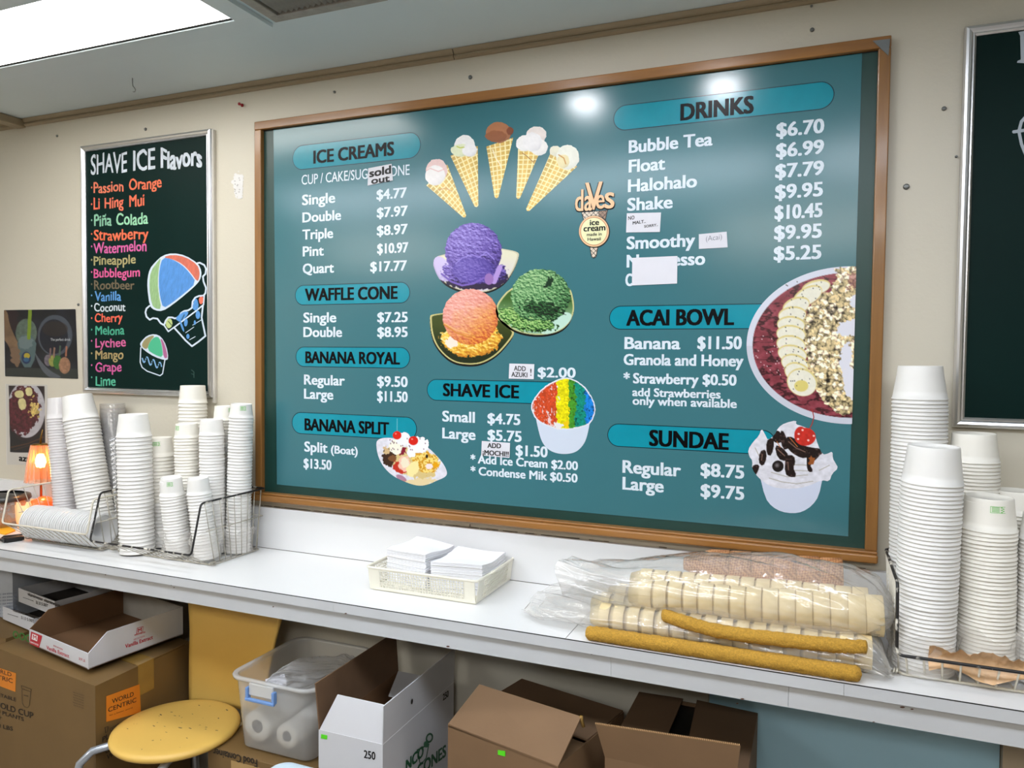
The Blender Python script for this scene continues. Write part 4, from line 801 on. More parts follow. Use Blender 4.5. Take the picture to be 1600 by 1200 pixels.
wire_basket('black-rimmed wire basket left of the menu board crowded with white cup stacks', -.352, .038, -.252, -.045, -.362, .044, -.338, .961, -.300, 1.104, -.028, 1.105, WORN, mat('grey_thin_wire', (170, 164, 150), .35, .3), 12, 9)
wire_basket('worn wire basket at the right end of the counter full of white cup stacks', 1.856, 2.40, -.292, -.05, 1.847, 2.41, -.334, .962, -.31, 1.098, -.032, 1.10, WORN, WIRE, 18, 9, .0032, .0020)

# ================================================================== nested paper cups (upside down)
def cup_prof(R, r, h, lip=.0022):
    p = [(0, h-.004), (r*.93, h-.0042), (r*.955, h-.0002), (r, h-.0003), (r+.0006, h-.002)]
    p += [(r+(R-lip*.6-r)*(1-k/4.), lip*1.6+(h-.003-lip*1.6)*k/4.) for k in (3, 2, 1, 0)]
    for a in (60, 20, -20, -60, -100, -150): p.append((R-lip*.35+lip*.55*math.cos(math.radians(a)), lip*.85+lip*.85*math.sin(math.radians(a))))
    p += [(R-lip*1.6, lip), (r-.001, h-.006), (0, h-.006)]; return p
_cm = {}
def cup_mesh(nm, R, r, h, m, seg=40):
    k = (nm, round(R, 4), round(r, 4), round(h, 4), m.name)
    if k not in _cm: _cm[k] = mesh(nm, MB().lathe(cup_prof(R, r, h), seg=seg), m)
    return _cm[k]
MARKG = mat('green_ink', (128, 196, 110), .6)
def mark_mesh(R, r, h, ang, zc):
    """small green printed mark wrapped on the cup side near its base"""
    m = MB()
    def pt(a, z, e=.0003): f = z/h; q = R-.0013+(r-R+.0013)*f+e; return (q*math.cos(a), q*math.sin(a), z)
    def patch(a0, a1, z0, z1, n=4): m.add([pt(a0+(a1-a0)*i/n, z) for i in range(n+1) for z in (z0, z1)], [(2*i, 2*i+2, 2*i+3, 2*i+1) for i in range(n)])
    wd, ht = .30, .011; t = .0009
    patch(ang-wd, ang+wd, zc+ht/2, zc+ht/2+t); patch(ang-wd, ang+wd, zc-ht/2-t, zc-ht/2); patch(ang-wd, ang-wd+.02, zc-ht/2, zc+ht/2, 1)
    for k in range(4): patch(ang-wd+.06, ang+.06, zc-ht/2+.0012+k*.0026, zc-ht/2+.0026+k*.0026, 3)
    for k in range(5): patch(ang+.11+(k % 2)*.07, ang+.19+(k % 2)*.07, zc-ht/2+k*.0022, zc-ht/2+.002+k*.0022, 1)
    return m
def ordn(k):
    return '%d%s from top' % (k, 'th' if 10 < k % 100 < 14 else {1: 'st', 2: 'nd', 3: 'rd'}.get(k % 10, 'th'))
rest = MB()
def stack(desc, group, top, bot, R, r, h, pitch, nind, m=CUPM, mark=None, nm='paper_cup', catg='cup', clear=False, tilt_top=0.):
    """top = rim centre of the uppermost cup; bot = rim centre of the lowest"""
    top, bot = np.array(top, float), np.array(bot, float); L = np.linalg.norm(top-bot); n = max(1, int(round(L/pitch))); d = (top-bot)/L
    rot = Vector((0, 0, 1)).rotation_difference(Vector(d)).to_matrix(); me = cup_mesh(nm, R, r, h, m); rg = random.Random(int(top[0]*1e4)); rv = np.array([v.co[:] for v in me.vertices]); rf = [tuple(p.vertices) for p in me.polygons]
    for k in range(n+1):
        p = top-d*(L*k/n)+np.array([rg.uniform(-.0005, .0005), rg.uniform(-.0005, .0005), 0]); rr = rot
        if k == 0 and tilt_top: rr = Matrix.Rotation(tilt_top, 3, 'Y') @ rot; 
        if k < nind:
            o = bpy.data.objects.new(nm, me); COL.objects.link(o); o.location = p; o.rotation_euler = rr.to_euler()
            if k == 0:
                tag(o, desc[0], catg, group)
                if mark is not None: mk_ = bpy.data.objects.new('printed_mark', mesh('printed_mark', mark_mesh(R, r, h, mark, h*.72), MARKG)); COL.objects.link(mk_); mk_.parent = o; mk_['label'] = 'small green printed mark'
            else: tag(o, desc[1].replace('nested', 'nested '+ordn(k+1)), catg, group)
        else:
            rest.add((rv@np.array(rr).T+p).tolist(), rf, True)
CW = lambda s: (s, s.replace('cup', 'cup', 1))
def D_(adj, where, kind='cup'): return ('topmost %s %s: %s' % (adj, kind, where), 'nested %s %s: %s' % (adj, kind, where))
B0 = ZT+.0055
G = 'stacked white paper cups in the %s basket'
R_, L_ = G % 'right', G % 'left'
fa = -2.0  # direction of the marks, towards the viewer
stack(D_('large white', 'tall stack beside the oak frame, right basket'), R_, (1.90, -.10, 1.453), (1.905, -.10, B0), .0555, .0435, .074, .0083, 38)
stack(D_('large white', 'front left stack, right basket'), R_, (1.909, -.25, 1.292), (1.903, -.243, B0), .0565, .0465, .076, .0083, 46)
stack(D_('medium white', 'back stack below the right chalkboard corner'), R_, (2.006, -.10, 1.322), (2.012, -.10, B0), .049, .041, .062, .0078, 20, CUPC)
stack(D_('cream white', 'front stack with green-marked top, right basket'), R_, (2.013, -.22, 1.203), (2.018, -.215, B0), .0515, .042, .066, .0078, 36, CUPC, mark=-1.40, tilt_top=.03)
stack(D_('small white', 'short back stack at the right picture edge'), R_, (2.083, -.10, 1.217), (2.085, -.10, B0), .045, .037, .05, .0078, 12, CUPC)
stack(D_('small white', 'short front stack cut by right picture edge'), R_, (2.116, -.22, 1.19), (2.118, -.22, B0), .050, .042, .053, .0078, 10)
stack(D_('large white', 'thick front left stack, black-rimmed basket'), L_, (-.293, -.235, 1.275), (-.285, -.232, B0), .052, .041, .072, .0122, 30)
stack(D_('cream white', 'green-marked stack right of the thick one'), L_, (-.290, -.14, 1.202), (-.284, -.138, B0), .0465, .038, .062, .0112, 14, CUPC, mark=-.95)
stack(D_('medium white', 'tallest stack overlapping the chalkboard corner'), L_, (-.217, -.07, 1.374), (-.213, -.075, B0), .045, .038, .059, .0112, 8, CUPC)
stack(D_('small white', 'stack before the tallest, green mark at left'), L_, (-.172, -.14, 1.268), (-.165, -.14, B0), .0385, .0325, .047, .0096, 18, CUPC, mark=-1.75)
stack(D_('small white', 'plain-topped stack second from the oak frame'), L_, (-.069, -.14, 1.282), (-.066, -.14, B0), .0385, .0325, .051, .0096, 27)
stack(D_('small cream', 'back stack peeking over the plain-topped one'), L_, (-.088, -.062, 1.322), (-.083, -.065, B0), .037, .0315, .048, .0096, 4, CUPC, mark=-.22)
stack(D_('small white', 'rightmost stack left of the oak frame'), L_, (.012, -.10, 1.338), (-.004, -.10, B0), .0375, .031, .044, .0096, 26, CUPM, mark=-.66)
stack(D_('small white', 'short leaning front stack with green-marked top'), L_, (-.143, -.228, 1.101), (-.128, -.216, B0+.004), .0365, .0295, .057, .0095, 12, mark=-.90, tilt_top=.10)
stack(D_('small white', 'short front stack with plain top'), L_, (-.040, -.222, 1.112), (-.022, -.212, B0+.004), .0355, .029, .05, .0095, 13, tilt_top=.06)
stack(D_('large white', 'leaning stack behind the clear lids'), L_, (-.632, -.152, 1.307), (-.552, -.15, B0+.004), .056, .045, .086, .0118, 24)
CLR = film_mat('clear_cup_plastic', (250, 250, 252), .93, .06, .0, 40, .03); FRO = film_mat('frosted_cup_plastic', (255, 252, 252), .3, .12, .0)
cl = 'clear plastic cup stacks in the left basket'
stack(D_('frosted', 'tall stack right of the orange lamp', 'plastic cup'), cl, (-.765, -.132, 1.305), (-.725, -.135, B0+.004), .041, .033, .074, .0095, 42, FRO, nm='plastic_cup')
stack(D_('tall clear', 'see-through stack between two white stacks', 'plastic cup'), cl, (-.600, -.052, 1.210), (-.592, -.052, B0), .046, .040, .15, .017, 18, CLR, nm='plastic_cup')
tag(obj('paper_cup_remainder', rest, CUPM), 'remaining white paper cups low and hidden in the stacks of both wire baskets', 'cups', kind='stuff')

# a row of clear lids lying on its side in the left basket
LID = film_mat('clear_lid_plastic', (255, 255, 255), .2, .08, .15, 60, .04)
R = .054; pr = [(R*.45, .022), (R*.78, .018), (R*.86, .012), (R*.89, .005), (R*.98, .0045), (R+.0015, .003), (R+.0015, .001), (R*.97, 0), (R*.88, .001)]
lm = None
a0, a1 = np.array([-.735, -.245, ZT+.062]), np.array([-.415, -.245, ZT+.062])
for k in range(34):
    p = a0+(a1-a0)*k/33.
    if lm is None: lm = mesh('dome_cover', MB().lathe(pr, seg=36), LID)
    o = bpy.data.objects.new('dome_cover', lm); COL.objects.link(o); o.location = p+np.array([0, random.uniform(-.001, .001), random.uniform(-.001, .001)]); o.rotation_euler = (0, -PI/2+.04, 0)
    if k == 0: tag(o, 'leftmost clear plastic lid of the row lying in the left basket', 'lid', 'clear lids in the left basket')
    else: tag(o, 'clear plastic lid, %s left end of the row in the left basket' % ordn(k+1).replace('top', 'the'), 'lid', 'clear lids in the left basket')

# ------------------------------------------------------------------ crumpled film shapes
def film(nm, stations, mfilm, amp=.006, na=160, nl=70, floor=None, seed=1., parent=None, fr=1., pw=2.2, closed=True, keep=None):
    """stations: (centre xyz, half-width y, half-height z, tilt) along the bag; a lofted, creased skin"""
    st_ = np.array([list(c_)+[ry, rz, ti] for c_, ry, rz, ti in stations], float); ts = np.linspace(0, 1, len(st_)); m = MB(); tt = np.linspace(0, 1, nl); I = np.array([[np.interp(t_, ts, st_[:, j]) for j in range(6)] for t_ in tt])
    # smooth the interpolated stations
    for _ in range(3): I[1:-1] = (I[:-2]+2*I[1:-1]+I[2:])/4
    A = np.linspace(0, 2*PI, na, endpoint=False); vs = np.zeros((nl, na, 3))
    ca, sa = np.cos(A), np.sin(A); cs = np.sign(ca)*np.abs(ca)**(2/pw); ss = np.sign(sa)*np.abs(sa)**(2/pw)
    for i in range(nl):
        x, y, z, ry, rz, ti = I[i]; u = I[i, 0]*9*fr; q = A*2.2*fr
        n1 = fbm(np.full(na, u)+3*ca, 3*sa+seed+u*.2, seed, 4)-.5; rg_ = 1-2*np.abs(fbm(u*1.3+ca*2.2+seed, sa*2.2+u*.6, seed+9, 3)-.5)*2.2
        k = amp*(n1*1.6+rg_*.8-.4)*min(1, (rz+ry)/.05)
        Y = (ry+k)*cs; Z = (rz+k*.9)*ss; vs[i, :, 0] = x+k*.6+.006*np.sin(A*3+u*4)*(1 if i in (0, nl-1) else 0); vs[i, :, 1] = y+Y*math.cos(ti)-Z*math.sin(ti); vs[i, :, 2] = z+Y*math.sin(ti)+Z*math.cos(ti)
    if floor is not None: vs[:, :, 2] = np.maximum(vs[:, :, 2], floor)
    m.add(vs.reshape(-1, 3), [(i*na+j, i*na+(j+1) % na, (i+1)*na+(j+1) % na, (i+1)*na+j) for i in range(nl-1) for j in range(na)], True)
    return obj(nm, m, mfilm, parent)
FILM = film_mat('milky_bag_film', (255, 252, 246), .76, .12, .8, 20, .05)
# sleeves round the feet of some stacks
def sleeve(lab, c_, r, z0, z1, seed):
    m = MB(); na, nl = 72, 26; vs = []
    for i in range(nl):
        f = i/(nl-1.); z = z0+(z1-z0)*f
        for j in range(na):
            a = 2*PI*j/na; n1 = fbm(np.array(3*math.cos(a)+f*3), np.array(3*math.sin(a)+seed), seed, 4)-.5; q = r+.003+.010*abs(n1)*1.5+(.010*(f-.6)/.4*(1+math.sin(a*5+seed)) if f > .6 else 0)+.004*(1-f)
            vs.append((c_[0]+q*math.cos(a), c_[1]+q*math.sin(a), z+(.012*math.sin(a*3+seed)*f)))
    m.add(vs, [(i*na+j, i*na+(j+1) % na, (i+1)*na+(j+1) % na, (i+1)*na+j) for i in range(nl-1) for j in range(na)], True)
    tag(obj('plastic_sleeve', m, FILM2), lab, 'bag', 'clear sleeves round the feet of the cup stacks')
FILM2 = film_mat('clear_sleeve_film', (250, 246, 240), .74, .14, .8, 45)
sleeve('crumpled clear sleeve round the foot of the short green-marked front stack', (-.131, -.217), .037, B0, .985, 1.3)
sleeve('crumpled clear sleeve round the foot of the short plain-topped front stack', (-.026, -.212), .036, B0, .99, 4.1)
sleeve('clear sleeve round the foot of the big front-left stack in the right basket', (1.903, -.243), .056, B0, .985, 6.4)
sleeve('clear sleeve round the foot of the green-marked stack in the right basket', (2.018, -.217), .052, B0, 1.005, 2.2)
sleeve('clear sleeve round the foot of the stack cut by the right picture edge', (2.118, -.22), .050, B0, 1.01, 5.2)
sleeve('clear sleeve round the rightmost stack foot beside the oak frame', (-.003, -.10), .037, B0, .985, 8.2)
# crinkled tan paper in the right basket
m = MB(); na, nb = 60, 14; vs = []
for i in range(na):
    f = i/(na-1.)
    for j in range(nb):
        g_ = j/(nb-1.); n1 = fbm(np.array(f*14.), np.array(g_*4.), 3, 4)-.5
        vs.append((1.905+.19*f, -.318+.016*math.sin(g_*PI)+.012*n1, .935+.045*g_+.018*n1*(g_)+.010*math.sin(f*9)*(1-g_)))
m.add(vs, [(i*nb+j, (i+1)*nb+j, (i+1)*nb+j+1, i*nb+j+1) for i in range(na-1) for j in range(nb-1)], True)
tag(obj('tan_wrapper', m, mat('tan_paper', (206, 168, 126), .4, var=.2, scale=30, bump=.5, bscale=120)), 'crinkled tan wrapper tucked behind the front rail of the right basket', 'wrapper')
# behind the left cups: green carton and a small clear pump bottle
x_, z_ = yp(-.05).hit(274, 690)[0], 1.20
tag(obj('green_carton', MB().box(x_-.12, x_+.03, -.048, -.022, ZT+.14, yp(-.05).hit(274, 695)[2], .003), mat('leaf_green_card', (70, 110, 40), .5)), 'green carton hidden behind the cream cup stack of the left basket', 'carton') if False else None

# ================================================================== napkin basket
x0, x1, y0, y1, z1 = .588, .900, -.250, -.022, .972
t = thing('napkin_basket', 'cream plastic lattice basket of paper napkins in the middle of the counter', 'basket', ((x0+x1)/2, (y0+y1)/2, ZT))
PL = mat('cream_plastic', (232, 228, 212), .35, var=.02, sss=.0)
obj('basket_floor', MB().box(x0+.004, x1-.004, y0+.004, y1-.004, ZT+.002, ZT+.005), PL, t)
obj('foot_rim', MB().box(x0+.006, x1-.006, y0+.003, y0+.006, ZT, ZT+.004).box(x0+.006, x1-.006, y1-.006, y1-.003, ZT, ZT+.004).box(x0+.004, x0+.007, y0+.004, y1-.004, ZT, ZT+.004).box(x1-.007, x1-.004, y0+.004, y1-.004, ZT, ZT+.004), PL, t)
def lattice(a, b, n, inset=.10):
    """wall from a to b (xy), flaring outwards with height"""
    a, b = np.array(a, float), np.array(b, float); L = np.linalg.norm(b-a); u = (b-a)/L; nrm = np.array([u[1], -u[0]]); zb0, zt0 = ZT+.003, z1-.004; m = MB()
    def P_(s, f, e=0): q = a+u*s+nrm*(f*.008+e); return (q[0], q[1], zb0+(zt0-zb0)*f)
    def bar(s0, s1, f0, f1): 
        v = [P_(s, f, e) for e in (0, .0016) for f in (f0, f1) for s in (s0, s1)]; m.add(v, [(0, 1, 3, 2), (4, 6, 7, 5), (0, 4, 5, 1), (2, 3, 7, 6), (0, 2, 6, 4), (1, 5, 7, 3)])
    i0, i1 = L*inset, L*(1-inset); bar(0, i0, 0, 1); bar(i1, L, 0, 1); bar(i0, i1, 0, .14); bar(i0, i1, .93, 1)
    for k in range(1, 7): f = .14+.79*k/7.; bar(i0, i1, f-.018, f+.018)
    for k in range(n+1): s = i0+(i1-i0)*k/n; bar(s-.0011, s+.0011, .14, .93)
    obj('lattice_wall', m, PL, t)
lattice((x0, y0), (x1, y0), 31); lattice((x1, y0), (x1, y1), 20, .14); lattice((x1, y1), (x0, y1), 31); lattice((x0, y1), (x0, y0), 20, .14)
e = .009; rim = [(x0-e, y0-e), (x1+e, y0-e), (x1+e, y1+e), (x0-e, y1+e)]; rp = []
for i in range(4):
    a, b, c_ = map(np.array, (rim[i-1], rim[i], rim[(i+1) % 4])); u = (a-b)/np.linalg.norm(a-b); w_ = (c_-b)/np.linalg.norm(c_-b)
    for s in np.linspace(0, 1, 6): q = (1-s)**2*(b+u*.014)+2*s*(1-s)*b+s*s*(b+w_*.014); rp.append((q[0], q[1], z1-.002))
obj('rim', MB().tube(rp, .0034, 8, closed=True), PL, t)
obj('side_handle', MB().tube([(x1+.012, y0+.07, z1-.002), (x1+.018, y0+.085, z1+.003), (x1+.018, y0+.135, z1+.003), (x1+.012, y0+.15, z1-.002)], .003, 8), PL, t)
NAP = mat('white_napkin', (246, 246, 250), .75, var=.01, bump=.1, bscale=120)
def napkins(lab, corners, z0, z1, n, seed):
    rg = random.Random(seed); c4_ = [np.array(q, float) for q in corners]; m = MB(); G_ = 10
    for k in range(n):
        zz = z0+(z1-z0)*k/(n-1.); jx, jy = rg.uniform(-.0018, .0018), rg.uniform(-.0018, .0018); last = k == n-1; vs = []
        for e_ in (0, 1):
            for i in range(G_+1):
                for j in range(G_+1):
                    f, g_ = i/G_, j/G_; q = (c4_[0]*(1-f)+c4_[1]*f)*(1-g_)+(c4_[3]*(1-f)+c4_[2]*f)*g_; sag = .006*math.sin(f*PI+seed)*(g_-.3)*(k/n)+.004*math.sin(g_*5+seed)*(k/n)
                    vs.append((q[0]+jx, q[1]+jy, zz+sag+e_*(z1-z0)/(n)*.78))
        N_ = (G_+1)**2; fs = []
        for i in range(G_):
            for j in range(G_): a = i*(G_+1)+j; fs += [(a, a+G_+1, a+G_+2, a+1), (N_+a, N_+a+1, N_+a+G_+2, N_+a+G_+1)]
        br = [i*(G_+1) for i in range(G_+1)]+[G_*(G_+1)+j for j in range(1, G_+1)]+[i*(G_+1)+G_ for i in range(G_-1, -1, -1)]+[j for j in range(G_-1, 0, -1)]
        for a, b in zip(br, br[1:]+br[:1]): fs.append((a, b, b+N_, a+N_))
        m.add(vs, fs)
    tag(obj('napkin_stack', m, NAP), lab, 'napkins', 'napkin stacks in the lattice basket', kind='stuff')
napkins('left stack of white paper napkins in the cream lattice basket', [(.597, -.183), (.597+.135, -.208), (.739, -.05), (.604, -.028)], ZT+.006, 1.000, 36, 1)
napkins('right stack of white paper napkins in the cream lattice basket', [(.750, -.212), (.893, -.196), (.892, -.036), (.752, -.05)], ZT+.006, .988, 34, 2.4)
m = MB()
for k in range(9): m.disc((x0+.006+.003*(k % 3), y0+.10+.012*(k//3), z1-.02+.007*(k % 2)), (.003, 0, 0), (0, 0, .004), 6)
# ================================================================== bags of ice cream cones
WAFM = mat('pale_wafer', (236, 214, 164), .65, var=.05, scale=40, bump=.2, bscale=160)
def waffle_mat():
    m = bpy.data.materials.new('waffle'); m.use_nodes = True; nt = m.node_tree; N = nt.nodes; L = nt.links; b = N['Principled BSDF']; b.inputs['Roughness'].default_value = .6
    tc = N.new('ShaderNodeTexCoord'); mp = N.new('ShaderNodeMapping'); mp.inputs['Rotation'].default_value = (0, .785, .785); L.new(tc.outputs['Object'], mp.inputs['Vector'])
    ck = N.new('ShaderNodeTexChecker'); ck.inputs['Scale'].default_value = 190; ck.inputs['Color1'].default_value = lin((204, 148, 98)); ck.inputs['Color2'].default_value = lin((160, 102, 62)); L.new(mp.outputs['Vector'], ck.inputs['Vector']); L.new(ck.outputs['Color'], b.inputs['Base Color'])
    bp = N.new('ShaderNodeBump'); bp.inputs['Distance'].default_value = .002; bp.inputs['Strength'].default_value = .6; L.new(ck.outputs['Fac'], bp.inputs['Height']); L.new(bp.outputs['Normal'], b.inputs['Normal']); return m
WFL = waffle_mat()
def row(nm, prof, mt, a, b, n, lab, cat, grp, sc0=1., sc1=1., flip=1, bend=0.):
    a, b = np.array(a, float), np.array(b, float); d = (b-a)/np.linalg.norm(b-a)*flip; me = mesh(nm, MB().lathe(prof, seg=28), mt); q = Vector((0, 0, 1)).rotation_difference(Vector(d)).to_euler()
    for k in range(n):
        f = k/(n-1.); o = bpy.data.objects.new(nm, me); COL.objects.link(o); s = sc0+(sc1-sc0)*f; o.scale = (s, s, s); o.location = a+(b-a)*f+np.array([0, random.uniform(-.0015, .0015), random.uniform(-.001, .001)+bend*math.sin(f*PI)]); o.rotation_euler = q
        tag(o, '%s, %s right end' % (lab, ordn(n-k).replace('top', 'the')), cat, grp)
cake = [(.0, .004), (.024, .004), (.026, .0), (.036, .028), (.0400, .0295), (.0412, .031), (.0418, .0615), (.0405, .0625), (.037, .034), (.0, .03)]
gu, gl_ = 'wafer cups in the upper cone bag', 'wafer cups in the lower cone bag'
row('wafer_cup', cake, WAFM, (1.30, -.262, .992), (1.765, -.256, 1.008), 15, 'wafer cup, upper bag front row', 'ice cream cone', gu, .86, 1.0)
row('wafer_cup', cake, WAFM, (1.28, -.165, .990), (1.745, -.165, 1.000), 15, 'wafer cup, upper bag back row', 'ice cream cone', gu, .85, .95)
row('wafer_cup', cake, WAFM, (1.22, -.300, .944), (1.755, -.300, .946), 17, 'wafer cup, lower bag front row', 'ice cream cone', gl_, .74, .80)
row('wafer_cup', cake, WAFM, (1.20, -.225, .944), (1.745, -.225, .946), 17, 'wafer cup, lower bag middle row', 'ice cream cone', gl_, .74, .80)
row('wafer_cup', cake, WAFM, (1.22, -.145, .944), (1.745, -.145, .946), 17, 'wafer cup, lower bag back row', 'ice cream cone', gl_, .74, .80)
wc = [(.003, 0), (.016, .0), (.037, .060), (.040, .066), (.041, .112), (.039, .113), (.036, .066), (.0, .02)]
row('waffle_cone', wc, WFL, (1.40, -.125, 1.038), (1.65, -.115, 1.046), 6, 'brown waffle cone at the back of the upper bag', 'ice cream cone', 'waffle cones in the upper bag', .95, .92)
# bags: milky film around the rows
tag(film('cone_bag', [((1.045, -.19, .925), .10, .012, .0), ((1.09, -.20, .932), .13, .020, .0), ((1.20, -.215, .945), .135, .034, 0), ((1.45, -.22, .950), .135, .041, 0), ((1.70, -.22, .950), .135, .041, 0), ((1.80, -.23, .946), .13, .036, 0), ((1.825, -.26, .935), .10, .025, .0), ((1.838, -.30, .915), .02, .006, 0)], FILM, amp=.010, floor=ZT+.0012, seed=2.), 'lower milky plastic bag of wafer cups lying flat on the counter', 'bag')
tag(film('cone_bag', [((1.135, -.185, .985), .135, .048, -.38), ((1.18, -.19, .988), .14, .046, -.33), ((1.27, -.20, .998), .14, .048, -.2), ((1.42, -.20, 1.018), .145, .064, -.14), ((1.62, -.195, 1.026), .145, .074, -.1), ((1.76, -.20, 1.022), .14, .070, -.08), ((1.82, -.205, 1.018), .115, .05, 0), ((1.842, -.215, 1.014), .065, .02, 0), ((1.858, -.225, 1.012), .006, .004, 0)], FILM, amp=.012, floor=.962, seed=7.), 'upper bulging milky plastic bag of cones, its open end flopping left', 'bag')
# mustard foam strips
FOAM = mat('mustard_foam', (186, 142, 52), .95, var=.22, scale=260, bump=1., bscale=500)
def strip(lab, pts, r):
    P_ = [np.array(p, float) for p in pts]; tt = np.linspace(0, len(P_)-1.001, 110); C_ = []
    for q in tt:
        i = int(q); f = q-i; p0, p1, p2, p3 = P_[max(i-1, 0)], P_[i], P_[min(i+1, len(P_)-1)], P_[min(i+2, len(P_)-1)]
        C_.append(.5*((2*p1)+(-p0+p2)*f+(2*p0-5*p1+4*p2-p3)*f*f+(-p0+3*p1-3*p2+p3)*f**3))
    m = MB(); na = 30; vs = []
    for i, c_ in enumerate(C_):
        e_ = min(1, math.sqrt(max(0, 1-(1-min(i, 6)/6.)**2))+.05, math.sqrt(max(0, 1-(1-min(len(C_)-1-i, 6)/6.)**2))+.05)
        for j in range(na):
            a = 2*PI*j/na; n1 = random.uniform(-.0011, .0011)+.0028*(fbm(np.array(i*.5), np.array(j*.6), 3)-.5); vs.append((c_[0], c_[1]+(r*1.05*e_+n1)*math.cos(a), c_[2]+(r*e_+n1)*math.sin(a)))
    n = len(C_); m.add(vs, [(i*na+j, i*na+(j+1) % na, (i+1)*na+(j+1) % na, (i+1)*na+j) for i in range(n-1) for j in range(na)]+[tuple(range(na)), tuple(range((n-1)*na, n*na))[::-1]], True)
    tag(obj('foam_strip', m, FOAM), lab, 'foam strip', 'mustard foam strips by the cone bags')
strip('lower mustard yellow fuzzy foam strip lying along the counter front edge', [(1.222, -.360, ZT+.0155), (1.40, -.361, ZT+.0158), (1.60, -.360, ZT+.0156), (1.785, -.360, ZT+.0155)], .0155)
strip('upper mustard yellow fuzzy foam strip squeezed between the two cone bags', [(1.385, -.330, .976), (1.45, -.346, .970), (1.52, -.350, .964), (1.62, -.352, .966), (1.70, -.352, .968), (1.765, -.348, .970), (1.795, -.338, .970)], .0140)

# ================================================================== under the counter
def frame_of(o, ang):
    c_, s_ = math.cos(ang), math.sin(ang); return np.array(o, float), np.array([c_, s_, 0]), np.array([-s_, c_, 0])
def obox(m, O, U, V, a0, a1, b0, b1, z0, z1, t=None):
    vs = [O+U*a+V*b+np.array([0, 0, z]) for z in (z0, z1) for b in (b0, b1) for a in (a0, a1)]
    return m.add(vs, [(0, 2, 3, 1), (4, 5, 7, 6), (0, 1, 5, 4), (2, 6, 7, 3), (0, 4, 6, 2), (1, 3, 7, 5)])
TH = .004
KP = mat('kraft_black_print', (38, 30, 22), .7); ORG = mat('orange_print', (214, 126, 30), .6)
# --- big carton of cold cups
fr_ = np.array([-.203, -.452, 0]); fl_ = zp(.58).hit(0, 1016); fl_ = np.array([fl_[0], fl_[1], 0]); U = (fr_-fl_)/np.linalg.norm(fr_-fl_); V = np.array([-U[1], U[0], 0]); V = np.array([-.03, 1, 0])/np.linalg.norm([-.03, 1]); Wc, Dc, Hc = .56, .36, .58; O = fr_-U*Wc
ct1 = thing('cup_carton', 'big kraft carton printed for cold cups with orange logo squares under the counter', 'box', O+U*Wc/2+V*Dc/2)
m = MB(); obox(m, O, U, V, 0, Wc, 0, TH, 0, Hc); obox(m, O, U, V, 0, Wc, Dc-TH, Dc, 0, Hc); obox(m, O, U, V, 0, TH, TH, Dc-TH, 0, Hc); obox(m, O, U, V, Wc-TH, Wc, TH, Dc-TH, 0, Hc); obox(m, O, U, V, 0, Wc, 0, Dc, 0, TH); obj('carton_body', m, CARDO, ct1)
m = MB(); obox(m, O, U, V, 0, Wc, 0, Dc/2-.0015, Hc, Hc+TH); obj('top_flap', m, CARDO, ct1); m = MB(); obox(m, O, U, V, 0, Wc, Dc/2+.0015, Dc, Hc+.0015, Hc+TH+.0015); obj('top_flap', m, CARDO, ct1)
TAPE = mat('clear_brown_tape', (150, 118, 60), .15, spec=.7); m = MB(); obox(m, O, U, V, 0, Wc+.0006, Dc/2-.03, Dc/2+.03, Hc+TH+.001, Hc+TH+.0022); obox(m, O, U, V, Wc, Wc+.0008, Dc/2-.03, Dc/2+.03, Hc-.09, Hc+TH+.002); obj('packing_tape', m, TAPE, ct1)
FN = np.array([U[1], -U[0], 0]); RN = np.array([V[1], -V[0], 0])
FP = Pl(O+FN*.0008, FN); RP = Pl(O+U*Wc+RN*.0012, RN); FP2 = Pl(O+FN*.0014, FN); RP2 = Pl(O+U*Wc+RN*.002, RN)
def patch(nm, pl, q, n, mt, par, t=.0003): return obj(nm, MB().slab([pl.hit(*p) for p in q], n, t), mt, par)
patch('orange_logo_square', RP, [(166, 1088), (218, 1069), (220, 1113), (166, 1128)], RN, ORG, ct1)
T_ = lambda pl, par, s, a, b, cap, bo=.0, mt=KP: text(par, mt, pl, s, a, b[0], cap, bold=bo, flat=False, v1=b[1])
T_(RP2, ct1, 'WORLD', (175, 1099.5), (209, 1087.5), 7, .015); T_(RP2, ct1, 'CENTRIC', (169, 1113), (213, 1096.5), 7, .015); T_(RP2, ct1, 'for a better world', (171, 1119), (207, 1106.5), 2, .0)
T_(RP2, ct1, 'PLA', (160, 1160), (178, 1149), 8, .02); T_(RP2, ct1, 'COLD CUP', (165, 1178), (196, 1160), 8, .02); T_(RP2, ct1, 'WT 27.8', (167, 1187), (200, 1169), 7, .01); T_(RP2, ct1, 'COMP', (172, 1143), (186, 1135), 5, .0)
m = MB(); q = [RP2.hit(*p) for p in ((164, 1137), (169, 1135), (168, 1143), (165, 1145))]; m.tube(q, .0008, 5, closed=True); obj('small_icon', m, KP, ct1)
patch('orange_logo_square', FP, [(-26, 1036), (25, 1052), (24, 1081), (-27, 1062)], FN, ORG, ct1)
T_(FP2, ct1, 'WORLD', (-18, 1046), (18, 1057.5), 6, .015); T_(FP2, ct1, 'CENTRIC', (-25, 1055), (20, 1067.5), 6.5, .015); T_(FP2, ct1, 'COMPOSTABLE', (-33, 1079), (25, 1096), 5, .005); T_(FP2, ct1, '16 OZ COLD CUP', (-40, 1093), (52, 1123), 8.5, .02); T_(FP2, ct1, 'MADE FROM PLANTS', (-50, 1100), (37, 1127), 5.5, .01); T_(FP2, ct1, 'NET', (-18, 1119), (3, 1126), 5, .01); T_(FP2, ct1, 'WT 27.8 LBS', (-36, 1129), (20, 1142), 6, .015)
